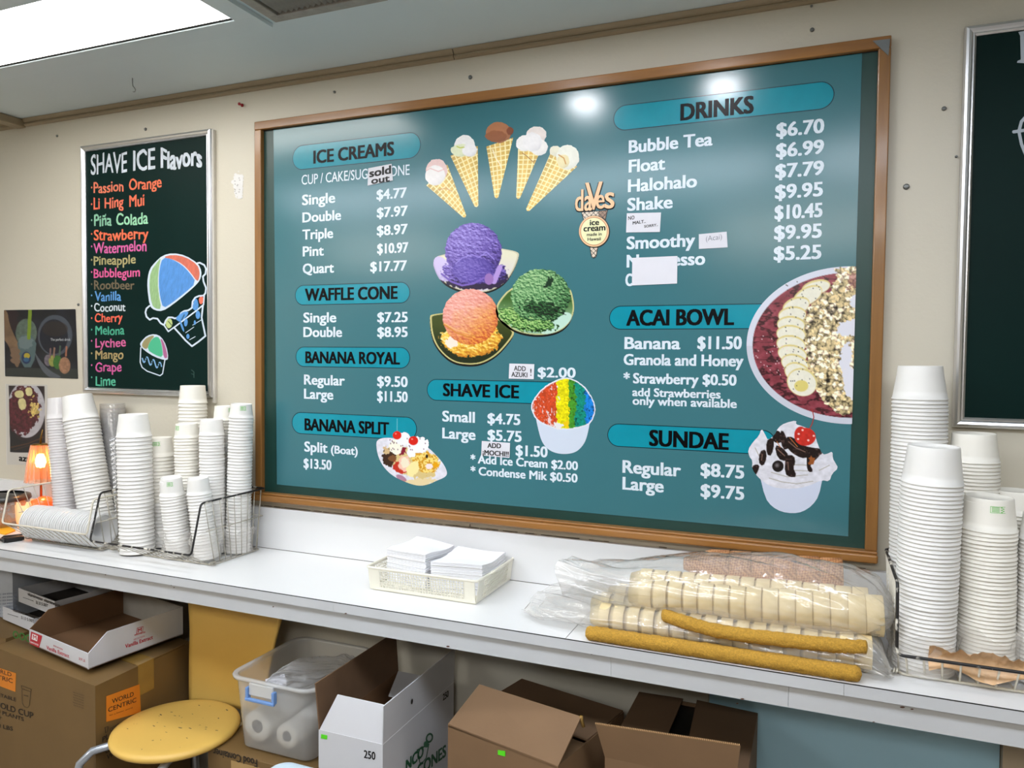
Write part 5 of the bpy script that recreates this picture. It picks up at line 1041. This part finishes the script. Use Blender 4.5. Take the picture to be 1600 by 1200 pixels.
m = MB(); cu = [(33, 1071), (49, 1077), (48, 1081), (34, 1076), (33, 1071)]; m.tube([FP2.hit(*p) for p in cu], .0006, 4); m.tube([FP2.hit(*p) for p in [(34, 1077), (35, 1099), (38, 1104), (43, 1106), (46, 1102), (48, 1081)]], .0006, 4); m.tube([FP2.hit(37, 1086), FP2.hit(44, 1088)], .0008, 4); obj('cup_drawing', m, KP, ct1)
for k in range(6): T_(FP2, ct1, 'keep dry and clean', (114+(k % 2), 1082+k*4), (131, 1087.5+k*4), 1.7, .0)
# --- carton with green logo behind, trays on top
O2, U2, V2 = frame_of((-1.328, -.30, 0), -.05); ct2 = thing('green_logo_carton', 'olive kraft carton with green lettering behind the stacked white trays', 'box', O2+U2*.3+V2*.12)
m = MB(); obox(m, O2, U2, V2, 0, .56, 0, .24, 0, .592); obj('carton_body', m, CARDO, ct2); GP = Pl(O2-V2*.0012, V2); T_(GP, ct2, 'OOC', (20, 996), (48, 1004), 11, .03, mat('green_print', (46, 110, 40), .6))
def tray(lab, pl_front, q, depth, h, grp):
    """shallow open white tray; q = front face corners TL TR BR BL in the photograph"""
    TL, TR, BR, BL = [pl_front.hit(*p) for p in q]; Uu = BR-BL; Uu[2] = 0; Lx = np.linalg.norm(Uu); Uu /= Lx; Vv = np.array([-Uu[1], Uu[0], 0]); z0 = (BL[2]+BR[2])/2; Ob = np.array([BL[0], BL[1], 0])
    t = thing('drink_tray', lab, 'tray', Ob+Uu*Lx/2+Vv*depth/2+np.array([0, 0, z0]), grp); m = MB(); tk = .003
    obox(m, Ob, Uu, Vv, 0, Lx, 0, tk, z0, z0+h); obox(m, Ob, Uu, Vv, 0, Lx, depth-tk, depth, z0, z0+h); obox(m, Ob, Uu, Vv, 0, tk, tk, depth-tk, z0, z0+h); obox(m, Ob, Uu, Vv, Lx-tk, Lx, tk, depth-tk, z0, z0+h); obj('tray_walls', m, CARDW, t)
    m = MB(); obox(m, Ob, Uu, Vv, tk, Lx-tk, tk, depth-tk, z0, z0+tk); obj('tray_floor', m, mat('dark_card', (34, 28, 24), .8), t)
    return t, Pl(Ob-Vv*.0008, Vv)
vd = np.array([-.195, -1, 0]); vd /= np.linalg.norm(vd)
plB = Pl(np.array([-.80, -.252, 0]), vd); plA = Pl(np.array([-.80, -.218, 0]), vd)
tB, pB = tray('lower white cardboard tray lettered vitamin water, its front left corner out', plB, [(13.5, 943), (67, 961), (53, 987), (4.5, 968)], .20, .045, 'vitamin water trays')
tA, pA = tray('upper white cardboard tray lettered vitamin water, stacked on the other', plA, [(38, 917.5), (104.5, 945), (86, 962), (29, 940)], .19, .048, 'vitamin water trays')
T_(pB, tB, 'vitaminwater vitaminwater', (20, 955), (66, 969), 5, .03); T_(pB, tB, 'S1.0 5.00T', (33, 967), (53, 973), 4.5, .01); T_(pA, tA, 'vitaminwater vitaminwater', (43, 930), (94, 949), 5, .03); T_(pA, tA, 'S1.0 5.00T', (56, 943), (75, 949), 4.5, .01)
for pl_, t_, a, b in ((pB, tB, (12, 959), (28, 964)), (pA, tA, (36, 933.5), (52, 939))): obj('printed_line', MB().tube([pl_.hit(*a), pl_.hit(*b)], .0007, 4), PEN, t_)
# --- white carton with printed text at far left
O3, U3, V3 = frame_of((-1.31, -.175, 0), -.08); t = thing('white_text_carton', 'pale grey-white carton with lines of small text at the far left under the counter', 'box', O3+U3*.2+V3*.1)
m = MB(); obox(m, O3, U3, V3, 0, .40, 0, .15, 0.593, .785); obj('carton_body', m, mat('pale_blue_card', (178, 184, 194), .6), t); TP = Pl(O3-V3*.001, V3)
for k in range(8): T_(TP, t, ['mixed bar supplies for', 'keep frozen below', 'distributed by', 'ingredients: sugar', 'water, syrup, acid', 'net contents', 'refrigerate', 'shake well'][k] if False else '|||||| |||| ||||||| |||', (-6, 930+k*5), (26, 927+k*5), 1.6, .0, mat('blue_ink', (70, 84, 120), .6))
# --- vanilla extract tray
zv = .603; FRp, FLp, RRp = zp(zv).hit(138, 1046), zp(zv).hit(46, 1005.6), zp(zv).hit(286, 991); Uv = FRp-FLp; Lv = np.linalg.norm(Uv); Uv /= Lv; Vv = RRp-FRp; Dv = np.linalg.norm(Vv); Vv /= Dv; nF = np.array([Uv[1], -Uv[0], 0]); nR = np.array([Vv[1], -Vv[0], 0])
vt = thing('vanilla_tray', 'open white display carton lettered Vanilla Extract tilted on the big kraft carton', 'box', FLp+Uv*Lv/2+Vv*Dv/2)
fpl, rpl = Pl(FLp, nF), Pl(FRp, nR); hf = fpl.hit(141, 1023)[2]-zv
def wallq(pts, n, t=.003): return MB().slab(pts, n, t)
zz = lambda p, h: np.array([p[0], p[1], zv+h])
obj('front_wall', wallq([zz(FLp, 0), zz(FRp, 0), zz(FRp, hf), zz(FLp, hf)], -nF), CARDW, vt)
s1 = rpl.hit(168, 987); hs = s1[2]-zv; hb = max(hs, rpl.hit(285, 948)[2]-zv)
RB, LB_ = FRp+Vv*Dv, FLp+Vv*Dv; s1f = np.array([s1[0], s1[1], 0]); k1 = np.dot(s1f-FRp*[1, 1, 0], Vv)
def side(P0_, nn, nm, mt): return obj(nm, wallq([zz(P0_, 0), zz(P0_+Vv*Dv, 0), zz(P0_+Vv*Dv, hb), zz(P0_+Vv*k1, hs), zz(P0_, hf)], nn), mt, vt)
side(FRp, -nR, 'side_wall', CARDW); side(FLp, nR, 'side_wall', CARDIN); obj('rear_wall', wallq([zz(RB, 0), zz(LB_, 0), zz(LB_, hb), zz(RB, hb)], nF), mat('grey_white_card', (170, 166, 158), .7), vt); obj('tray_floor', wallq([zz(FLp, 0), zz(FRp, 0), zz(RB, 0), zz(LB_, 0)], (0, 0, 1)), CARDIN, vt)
fp2, rp2 = Pl(FLp+nF*.0006, nF), Pl(FRp+nR*.0006, nR); fp3, rp3 = Pl(FLp+nF*.0012, nF), Pl(FRp+nR*.0012, nR); RED = mat('red_print', (186, 36, 52), .5)
obj('red_corner', MB().slab([fp2.hit(48.5, 986.6), fp2.hit(66, 993.6), fp2.hit(61, 1012.3), fp2.hit(46.3, 1005.4)], nF, .0003), RED, vt)
wr = mat('white_ink', (240, 236, 236), .5); obj('logo_panel', MB().slab([fp3.hit(50.5, 990), fp3.hit(59, 993.5), fp3.hit(58, 1002), fp3.hit(49.5, 998.5)], nF, .0003), wr, vt); T_(Pl(FLp+nF*.0018, nF), vt, 'M', (51.5, 998), (57, 1000), 6.5, .03, RED); T_(fp3, vt, 'extracts', (47.5, 1004), (60, 1009), 3.2, .02, wr)
T_(fp2, vt, 'IMITATION', (83.5, 1010), (98, 1016), 2.4, .01, RED); T_(fp2, vt, 'Vanilla Extract', (72.5, 1014), (108, 1028), 5.4, .03, RED); T_(fp2, vt, '27.2', (123, 1030.5), (133, 1034.5), 3.6, .01, RED)
T_(rp2, vt, 'IMITATION', (209, 1001), (226, 995), 2.6, .0, RED); T_(rp2, vt, 'Vanilla Extract', (195.5, 1013), (239, 998), 6, .03, RED); m = MB(); m.slab([rp2.hit(214, 981), rp2.hit(224, 978.5), rp2.hit(223, 988), rp2.hit(213, 991)], nR, .0003); obj('logo_frame', m, RED, vt); m = MB(); m.slab([rp3.hit(214.8, 981.6), rp3.hit(223.3, 979.6), rp3.hit(222.3, 987.4), rp3.hit(214, 990)], nR, .0003); obj('logo_panel', m, CARDW, vt)
T_(Pl(FRp+nR*.0018, nR), vt, 'M', (215.5, 988.5), (221.5, 986.3), 6, .03, RED); T_(rp3, vt, 'extracts', (210, 993.5), (227, 988.5), 3, .03, RED)
# --- yellow chair
YEL = mat('yellow_painted_plywood', (220, 180, 92), .4, var=.05, scale=5, bump=.1); STL = mat('light_grey_steel', (172, 178, 188), .3, .6)
sx_, sy_, sr, sz = -.030, -.325, .178, .447
ch = thing('yellow_chair', 'worn yellow plywood chair with round seat and grey tube legs', 'chair', (sx_, sy_, 0))
pr = [(0, sz), (sr*.80, sz), (sr*.93, sz-.001), (sr*.985, sz-.005), (sr, sz-.013), (sr*.985, sz-.020), (sr*.9, sz-.024), (0, sz-.024)]; m = MB().lathe(pr, seg=64); m.v = [(x*1.0+sx_, y*1.0+sy_, z) for x, y, z in m.v]; seat = obj('seat', m, YEL, ch)
m = MB(); rg = random.Random(9)
for k in range(34):
    a, r = rg.uniform(0, 6.3), sr*.85*math.sqrt(rg.random()); e_ = rg.uniform(.0006, .0022); m.disc((sx_+r*math.cos(a), sy_+r*math.sin(a), sz+.0004), (e_*rg.uniform(1, 4), e_*rg.uniform(-1, 1), 0), (e_*.3, e_, 0), 7)
obj('scuff_marks', m, mat('scuff', (96, 80, 58), .8), seat)
# backrest: bent plywood sheet, waisted
nx_, nz_ = 24, 22; vs = []; z0_, z1_ = .405, .80
for e_ in (0, .010):
    for j in range(nz_+1):
        f = j/nz_; z = z0_+(z1_-z0_)*f; wl = .168+.030*max(0, (f-.55)/.45)**1.5-.004*math.sin(f*PI)+.0; wl_l = wl*(.98+.03*f); wr_ = .142+.070*f**1.6
        for i in range(nx_+1):
            g_ = i/nx_; x = -.012-wl_l+(wl_l+wr_)*g_; s = (g_-.5)*2; vs.append((x, -.105+e_-.028*s*s+.045*f*f-.02*f, z))
N_ = (nx_+1)*(nz_+1); fs = []
for j in range(nz_):
    for i in range(nx_): a = j*(nx_+1)+i; fs += [(a, a+1, a+nx_+2, a+nx_+1), (N_+a, N_+a+nx_+1, N_+a+nx_+2, N_+a+1)]
br = [i for i in range(nx_+1)]+[j*(nx_+1)+nx_ for j in range(1, nz_+1)]+[nz_*(nx_+1)+i for i in range(nx_-1, -1, -1)]+[j*(nx_+1) for j in range(nz_-1, 0, -1)]
for a, b in zip(br, br[1:]+br[:1]): fs.append((a, a+N_, b+N_, b))
obj('backrest', MB().add(vs, fs, True), YEL, ch)
for sgn in (-1, 1):
    q = [(-.10, -.355, sz-.036), (-.165, -.43, sz-.037), (-.20, -.466, sz-.045), (-.222, -.488, sz-.075), (-.228, -.496, sz-.12), (-.232, -.50, .2), (-.234, -.505, 0)] if sgn < 0 else [(.03, -.37, sz-.036), (.05, -.43, sz-.037), (.056, -.462, sz-.045), (.06, -.482, sz-.075), (.061, -.488, sz-.12), (.062, -.49, .2), (.062, -.495, 0)]
    m = MB(); m.tube(q, .011, 12); obj('leg', m, STL, ch)
    m = MB(); m.tube([(sx_+sgn*.10, sy_+.06, sz-.034), (sx_+sgn*.135, sy_+.13, sz-.036), (sx_+sgn*.125, sy_+.165, sz-.07), (sx_+sgn*.12, sy_+.19, .25), (sx_+sgn*.12, sy_+.205, 0)], .011, 12); obj('leg', m, STL, ch)
m = MB(); m.tube([(sx_-.12, sy_-.02, sz-.034), (sx_+.12, sy_-.02, sz-.034)], .009, 10).tube([(sx_-.10, sy_+.07, sz-.034), (sx_+.10, sy_+.07, sz-.034)], .009, 10); obj('seat_frame', m, STL, ch)
for x in (-.08, .07): obj('back_support', MB().tube([(x, sy_+.10, sz-.036), (x, -.15, .393), (x, -.075, .393), (x, -.062, .43), (x, -.062, .55)], .007, 8), STL, ch)
# --- food container carton + clear bin
fc = thing('food_container_carton', 'olive kraft carton with upside-down food container lettering under the clear bin', 'box', (.31, -.19, 0))
m = MB().box(.115, .515, -.352, -.02, 0, .424, .002); obj('carton_body', m, CARDO, fc); obj('packing_tape', MB().box(.113, .517, -.215, -.165, .4241, .4248).box(.1138, .1148, -.215, -.165, .34, .4245), TAPE, fc)
fcp = yp(-.3533); mbt = MB(); A_, B_ = fcp.hit(402, 1187), fcp.hit(333, 1180)
H_ = fcp.hit(402, 1199)-fcp.hit(402, 1187); place_text(mbt, 'Food Container', np.array([A_[0]+.0, -.3533, A_[2]]), np.array([B_[0]-A_[0], 0, 0]), np.array([0, 0, H_[2]]), .02); obj('lettering', mbt, KP, fc)
obj('label_patch', MB().box(.20, .34, -.3527, -.3522, .34, .405), mat('paler_kraft', (170, 138, 88), .6), fc)
BIN = film_mat('clear_bin_plastic', (244, 244, 242), .60, .18, .12, 12)
bn = thing('clear_bin', 'clear plastic storage bin with blue latch holding film rolls and bags', 'bin', (.31, -.17, .428))
def rrect(x0, x1, y0, y1, r, n=8):
    o = []
    for cx2, cy2, a0 in ((x1-r, y1-r, 0), (x0+r, y1-r, PI/2), (x0+r, y0+r, PI), (x1-r, y0+r, 1.5*PI)): o += [(cx2+r*math.cos(a0+PI/2*k/n), cy2+r*math.sin(a0+PI/2*k/n)) for k in range(n+1)]
    return o
def loft(m, rings, smooth=True, cap0=False):
    n = len(rings[0]); vs = [p for r in rings for p in r]; fs = [(i*n+j, i*n+(j+1) % n, (i+1)*n+(j+1) % n, (i+1)*n+j) for i in range(len(rings)-1) for j in range(n)]
    if cap0: fs.append(tuple(range(n))[::-1])
    return m.add(vs, fs, smooth)
def ring(x0, x1, y0, y1, r, z): return [(x, y, z) for x, y in rrect(x0, x1, y0, y1, r)]
bz0, bz1 = .429, .635
m = MB(); loft(m, [ring(.200, .438, -.314, -.03, .03, bz0), ring(.196, .442, -.318, -.026, .035, bz0+.006), ring(.178, .452, -.328, -.020, .04, bz1-.004)], cap0=True); obj('bin_body', m, BIN, bn)
m = MB(); loft(m, [ring(.178, .452, -.328, -.020, .04, bz1-.010), ring(.168, .462, -.338, -.014, .048, bz1-.008), ring(.166, .464, -.340, -.013, .05, bz1), ring(.170, .460, -.336, -.015, .046, bz1+.003), ring(.180, .450, -.326, -.021, .038, bz1)]); obj('bin_rim', m, film_mat('clear_bin_rim', (246, 246, 244), .4, .2, .05, 12), bn)
BLU = mat('blue_plastic_latch', (112, 150, 206), .35)
L1_ = [yp(-.338).hit(*p) for p in ((389, 1071), (432, 1079), (431, 1099), (391, 1090))]; x0l, x1l = L1_[0][0], L1_[1][0]; zt_, zb2 = L1_[0][2], L1_[3][2]
m = MB().box(x0l-.002, x0l+.007, -.352, -.338, zb2, zt_, .002).box(x1l-.007, x1l+.002, -.352, -.338, zb2, zt_, .002).box(x0l-.002, x1l+.002, -.354, -.344, zb2-.003, zb2+.005, .002); obj('latch', m, BLU, bn)
obj('latch_flap', MB().box(x0l+.006, x1l-.006, -.347, -.340, zt_-.022, zt_+.012, .003), film_mat('clear_bin_rim', (246, 246, 244), .4, .2, .05, 12), bn)
ROLL = mat('white_film_roll', (222, 220, 214), .5, var=.03, scale=8)
for k, (u, v, R, lab) in enumerate([(403, 1134, .044, 'larger white roll standing end-on in the clear bin, left one'), (449, 1150, .035, 'smaller white roll standing end-on in the clear bin, right one')]):
    cc = yp(-.30).hit(u, v); R = min(R, .046); cz = max(cc[2], bz0+.008+R); t = thing('film_roll', lab, 'roll', (cc[0], -.2, bz0+.008)); 
    obj('roll_body', MB().lathe([(R*.42, -.302), (R*.97, -.304), (R, -.300), (R, -.06), (R*.42, -.06)], c=(cc[0], 0, cz), seg=44, axis='y'), ROLL, t); obj('core', MB().lathe([(R*.41, -.06), (R*.41, -.3035), (R*.37, -.3035), (R*.36, -.298), (0, -.297)], c=(cc[0], 0, cz), seg=36, axis='y'), mat('grey_core', (70, 70, 80), .6), t)
bagf = film_mat('crinkled_clear_bag', (246, 246, 246), .66, .12, 1., 55)
tag(film('crumpled_bag', [((.27, -.295, .60), .012, .012, 0), ((.285, -.27, .605), .035, .03, .1), ((.31, -.22, .61), .06, .04, .2), ((.36, -.16, .60), .06, .045, 0), ((.40, -.1, .60), .045, .04, 0), ((.42, -.06, .59), .02, .015, 0)], bagf, amp=.016, seed=3.3, fr=2.), 'crumpled clear plastic bags heaped on top inside the storage bin', 'bag')
tag(obj('white_packet', MB().slab([(.262, -.285, .612), (.30, -.25, .622), (.325, -.27, .606), (.285, -.31, .598)], (0, 0, 1), .006), mat('white_plastic_packet', (226, 226, 232), .3)), 'small folded white packet lying on the crumpled bags in the storage bin', 'packet')
# --- white carton marked 250
x0, x1, y0, y1, H = .5535, .740, -.4315, -.05, .600; wb = thing('white_cone_carton', 'open white carton marked 250 with raised flaps and green cone lettering', 'box', ((x0+x1)/2, (y0+y1)/2, 0)); tk = .003
m = MB().box(x0, x1, y0, y0+tk, 0, H).box(x0, x1, y1-tk, y1, 0, H).box(x0, x0+tk, y0+tk, y1-tk, 0, H).box(x1-tk, x1, y0+tk, y1-tk, 0, H).box(x0, x1, y0, y1, 0, tk); obj('carton_body', m, CARDW, wb)
m = MB().box(x0+tk, x0+tk+.0008, y0+tk, y1-tk, .05, H).box(x0+tk, x1-tk, y1-tk-.0008, y1-tk, .05, H).box(x1-tk-.0008, x1-tk, y0+tk, y1-tk, .05, H); obj('inner_lining', m, CARDIN, wb)
pf = Pl((0, y0, 0), (0, 1, 0)); f1, f2 = Pl((0, y0+.020, 0), (0, 1, 0)).hit(527, 1086), Pl((0, y0+.020, 0), (0, 1, 0)).hit(599, 1102)
obj('front_flap', MB().slab([(x0+.002, y0+.001, H), (x1-.001, y0+.001, H), f2, f1], (0, 1, .2), .003), CARDW, wb, label='front flap folded up')
hl = .115; obj('left_flap', MB().slab([(x0, y0, H), (x0, y1, H), (x0-.012, y1+.005, H+hl), (x0-.012, y0, H+hl)], (1, 0, 0), .003), mat('mid_brown_card', (112, 84, 60), .8), wb, label='left flap, brown inside')
ptr = xp(x1).hit(600, 1102); obj('right_flap', MB().slab([(x1, y0, H), (x1, y1, H), (x1+.004, y1, H+.098), (x1+.002, y0, H+.094)], (-1, 0, 0), .003), CARDW, wb); obj('rear_flap', MB().slab([(x0+.004, y1-.004, H-.002), (x1-.004, y1-.004, H-.002), (x1-.012, y1-.10, H-.03), (x0+.03, y1-.10, H-.03)], (0, 0, 1), .003), CARDW, wb)
obj('fold_line', MB().box(x1+.0001, x1+.0006, y0, y1, H-.001, H+.0005), mat('bright_crease', (235, 235, 238), .5), wb)
wf, wsd = yp(y0-.0008), xp(x1+.0008); GRN = mat('dark_green_print', (20, 84, 50), .5); BG = mat('bright_green_sticker', (90, 220, 30), .5)
obj('price_sticker', MB().slab([wf.hit(502, 1147), wf.hit(511.5, 1149), wf.hit(511, 1155.5), wf.hit(501.5, 1153.5)], (0, -1, 0), .0004), BG, wb)
T_(wf, wb, '250', (568.5, 1184), (586.5, 1187.5), 12, .02, mat('black_print', (10, 14, 18), .28)); T_(wsd, wb, '250', (692, 1095), (701, 1088), 10, .03, KP); T_(wsd, wb, 'ICE CREAM CONES', (560, 1285), (697, 1181), 22, .04, GRN); T_(wsd, wb, 'JOY', (632, 1204), (668, 1172), 26, .06, GRN) if False else None
# green cone emblem with ring
c = Canvas(628, 1140, 680, 1204, .6)
c.line([(652, 1172), (657, 1196)], 1.4, (20, 80, 46)); c.line([(670, 1163), (666, 1184)], 1.4, (20, 80, 46)); c.line([(652, 1172), (670, 1163)], 2., (20, 80, 46)); c.line([(657, 1196), (666, 1184)], 1.2, (20, 80, 46)); c.ell(671, 1153, 5.5, 8, (20, 80, 46), rot=.3); c.ell(671, 1153, 3.4, 5, (190, 196, 196), rot=.3, grow=False); c.ell(666, 1163, 4, 5, (60, 110, 80))
c.build('cone_emblem', wb, wsd, attr_mat('print_matte', .5)); T_(Pl((x1+.0012, 0, 0), (1, 0, 0)), wb, 'NCO', (634, 1206), (662, 1180), 17, .05, GRN)
obj('vent_hole', MB().disc((x1+.0052, -.30, H+.05), (0, .005, 0), (0, 0, .007), 16), KP, wb)
tag(film('crumpled_bag', [((.585, -.30, .46), .01, .01, 0), ((.60, -.28, .50), .05, .04, 0), ((.64, -.24, .53), .08, .05, 0), ((.69, -.2, .54), .06, .05, 0), ((.725, -.17, .52), .01, .01, 0)], bagf, amp=.02, seed=5.5, fr=2.), 'crumpled clear bag inside the open white carton marked 250', 'bag')
tag(obj('carton_filling', MB().box(x0+.008, x1-.008, y0+.008, y1-.008, .01, .46), mat('dark_filling', (40, 36, 34), .5)), 'dark block filling the white carton below the clear bag', 'goods')  # plain dark block for the carton's dark interior
# --- brown carton with green sticker
A0, A1, A2, A3 = [zp(.65).hit(*p) for p in ((700, 1131), (872, 1197), (952, 1105), (796, 1052))]; Ub = A1-A0; Lb = np.linalg.norm(Ub); Ub /= Lb; Vb = np.array([-Ub[1], Ub[0], 0]); Db = min(np.dot(A3-A0, Vb), .31)
ct3 = thing('brown_carton', 'plain brown carton with one raised flap and a green price sticker', 'box', (A0+A1)/2*[1, 1, 0]+Vb*Db/2); O4 = A0*[1, 1, 0]
m = MB(); obox(m, O4, Ub, Vb, 0, Lb, 0, TH, 0, .65); obox(m, O4, Ub, Vb, 0, Lb, Db-TH, Db, 0, .65); obox(m, O4, Ub, Vb, 0, TH, TH, Db-TH, 0, .65); obox(m, O4, Ub, Vb, Lb-TH, Lb, TH, Db-TH, 0, .65); obox(m, O4, Ub, Vb, 0, Lb, 0, Db, 0, TH); obj('carton_body', m, CARD, ct3)
ft0, ft1 = zp(.735).hit(749, 1069), zp(.735).hit(908, 1119.5); obj('front_flap', MB().slab([A0, A1, ft1, ft0], np.cross(Ub, ft0-A0)*-1, .004), CARD, ct3, label='raised front flap')
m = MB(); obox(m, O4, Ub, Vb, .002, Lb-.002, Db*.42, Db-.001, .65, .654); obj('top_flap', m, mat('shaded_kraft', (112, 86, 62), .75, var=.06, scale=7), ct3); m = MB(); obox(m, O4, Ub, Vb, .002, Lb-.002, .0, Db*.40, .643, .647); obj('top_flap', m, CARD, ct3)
nb_ = np.array([Ub[1], -Ub[0], 0]); bp_ = Pl(O4+nb_*.001, nb_); obj('price_sticker', MB().slab([bp_.hit(778, 1172), bp_.hit(789.5, 1173.5), bp_.hit(789.5, 1182), bp_.hit(778, 1179)], nb_, .0004), BG, ct3)
obj('folded_tape', MB().tube([ft1, ft1+[.0, .004, -.01], ft1+[.004, .006, -.025]], .004, 7), TAPE, ct3)
# --- right brown carton with black gap
zc4 = .65; B0_ = zp(zc4).hit(943, 1187); B1_ = np.array([1.572, -.345, zc4]); B2_ = zp(zc4).hit(1178, 1116); B0_[1] = -.365
ct4 = thing('open_brown_carton', 'brown carton with corrugated front flap and black gap between its top flaps', 'box', ((B0_[0]+B1_[0])/2, -.19, 0)); xa, xb, ya, yb_ = B0_[0], 1.572, -.365, -.020
m = MB().box(xa, xb, ya, ya+TH, 0, zc4).box(xa, xb, yb_-TH, yb_, 0, zc4).box(xa, xa+TH, ya+TH, yb_-TH, 0, zc4).box(xb-TH, xb, ya+TH, yb_-TH, 0, zc4).box(xa, xb, ya, yb_, 0, TH); obj('carton_body', m, CARD, ct4)
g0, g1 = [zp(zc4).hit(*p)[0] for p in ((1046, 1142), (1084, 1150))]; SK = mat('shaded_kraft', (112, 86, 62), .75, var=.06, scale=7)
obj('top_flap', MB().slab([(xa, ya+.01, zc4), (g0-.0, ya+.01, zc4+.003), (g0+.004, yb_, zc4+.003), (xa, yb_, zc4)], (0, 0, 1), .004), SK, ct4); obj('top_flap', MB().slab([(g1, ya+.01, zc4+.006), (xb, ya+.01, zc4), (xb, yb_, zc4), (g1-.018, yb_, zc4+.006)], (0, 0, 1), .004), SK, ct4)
obj('dark_inside', MB().box(xa+.006, xb-.006, ya+.006, yb_-.006, .05, zc4-.008), mat('inside_shade', (8, 8, 10), .4), ct4)  # black block standing in for the shade inside the carton
F0, F1 = yp(ya-.012).hit(930, 1131), yp(ya-.012).hit(1157, 1165); obj('front_flap', MB().slab([(xa-.0, ya, zc4), (xb-.02, ya, zc4), F1, F0], (0, 1, .1), .004), CARD, ct4, label='raised corrugated front flap')
m = MB(); nn = 80
for k in range(nn): p = F0+(F1-F0)*k/nn; q = F0+(F1-F0)*(k+.5)/nn; m.box(p[0], q[0], p[1]-.0002, p[1]+.0038, p[2]-.0005, p[2]+.0018)
obj('corrugated_edge', m, mat('pale_kraft_edge', (190, 150, 104), .8), ct4, kind='stuff')

# --- rounded pale tub at the lower picture edge, standing on the floor in front of the cartons
q = zp(.62).hit(440, 1181); xa, ya = q[0], q[1]; m = MB()
def rr_(e, z): return ring(xa+e, xa+.30-e, ya-.34+e, ya-e, .035, z)
loft(m, [rr_(.035, 0), rr_(.03, .004), rr_(.012, .50), rr_(.008, .585), rr_(.0, .588), rr_(.0, .606), rr_(.004, .614), rr_(.012, .6185), rr_(.03, .62), rr_(.10, .6205)], cap0=True)
m.f.append(tuple(range(len(m.v)-36, len(m.v)))); m.sm.append(False)
tag(obj('lidded_tub', m, mat('pale_blue_plastic', (196, 214, 226), .4)), 'pale blue lidded tub, only its corner showing at the bottom edge before the white carton', 'tub')
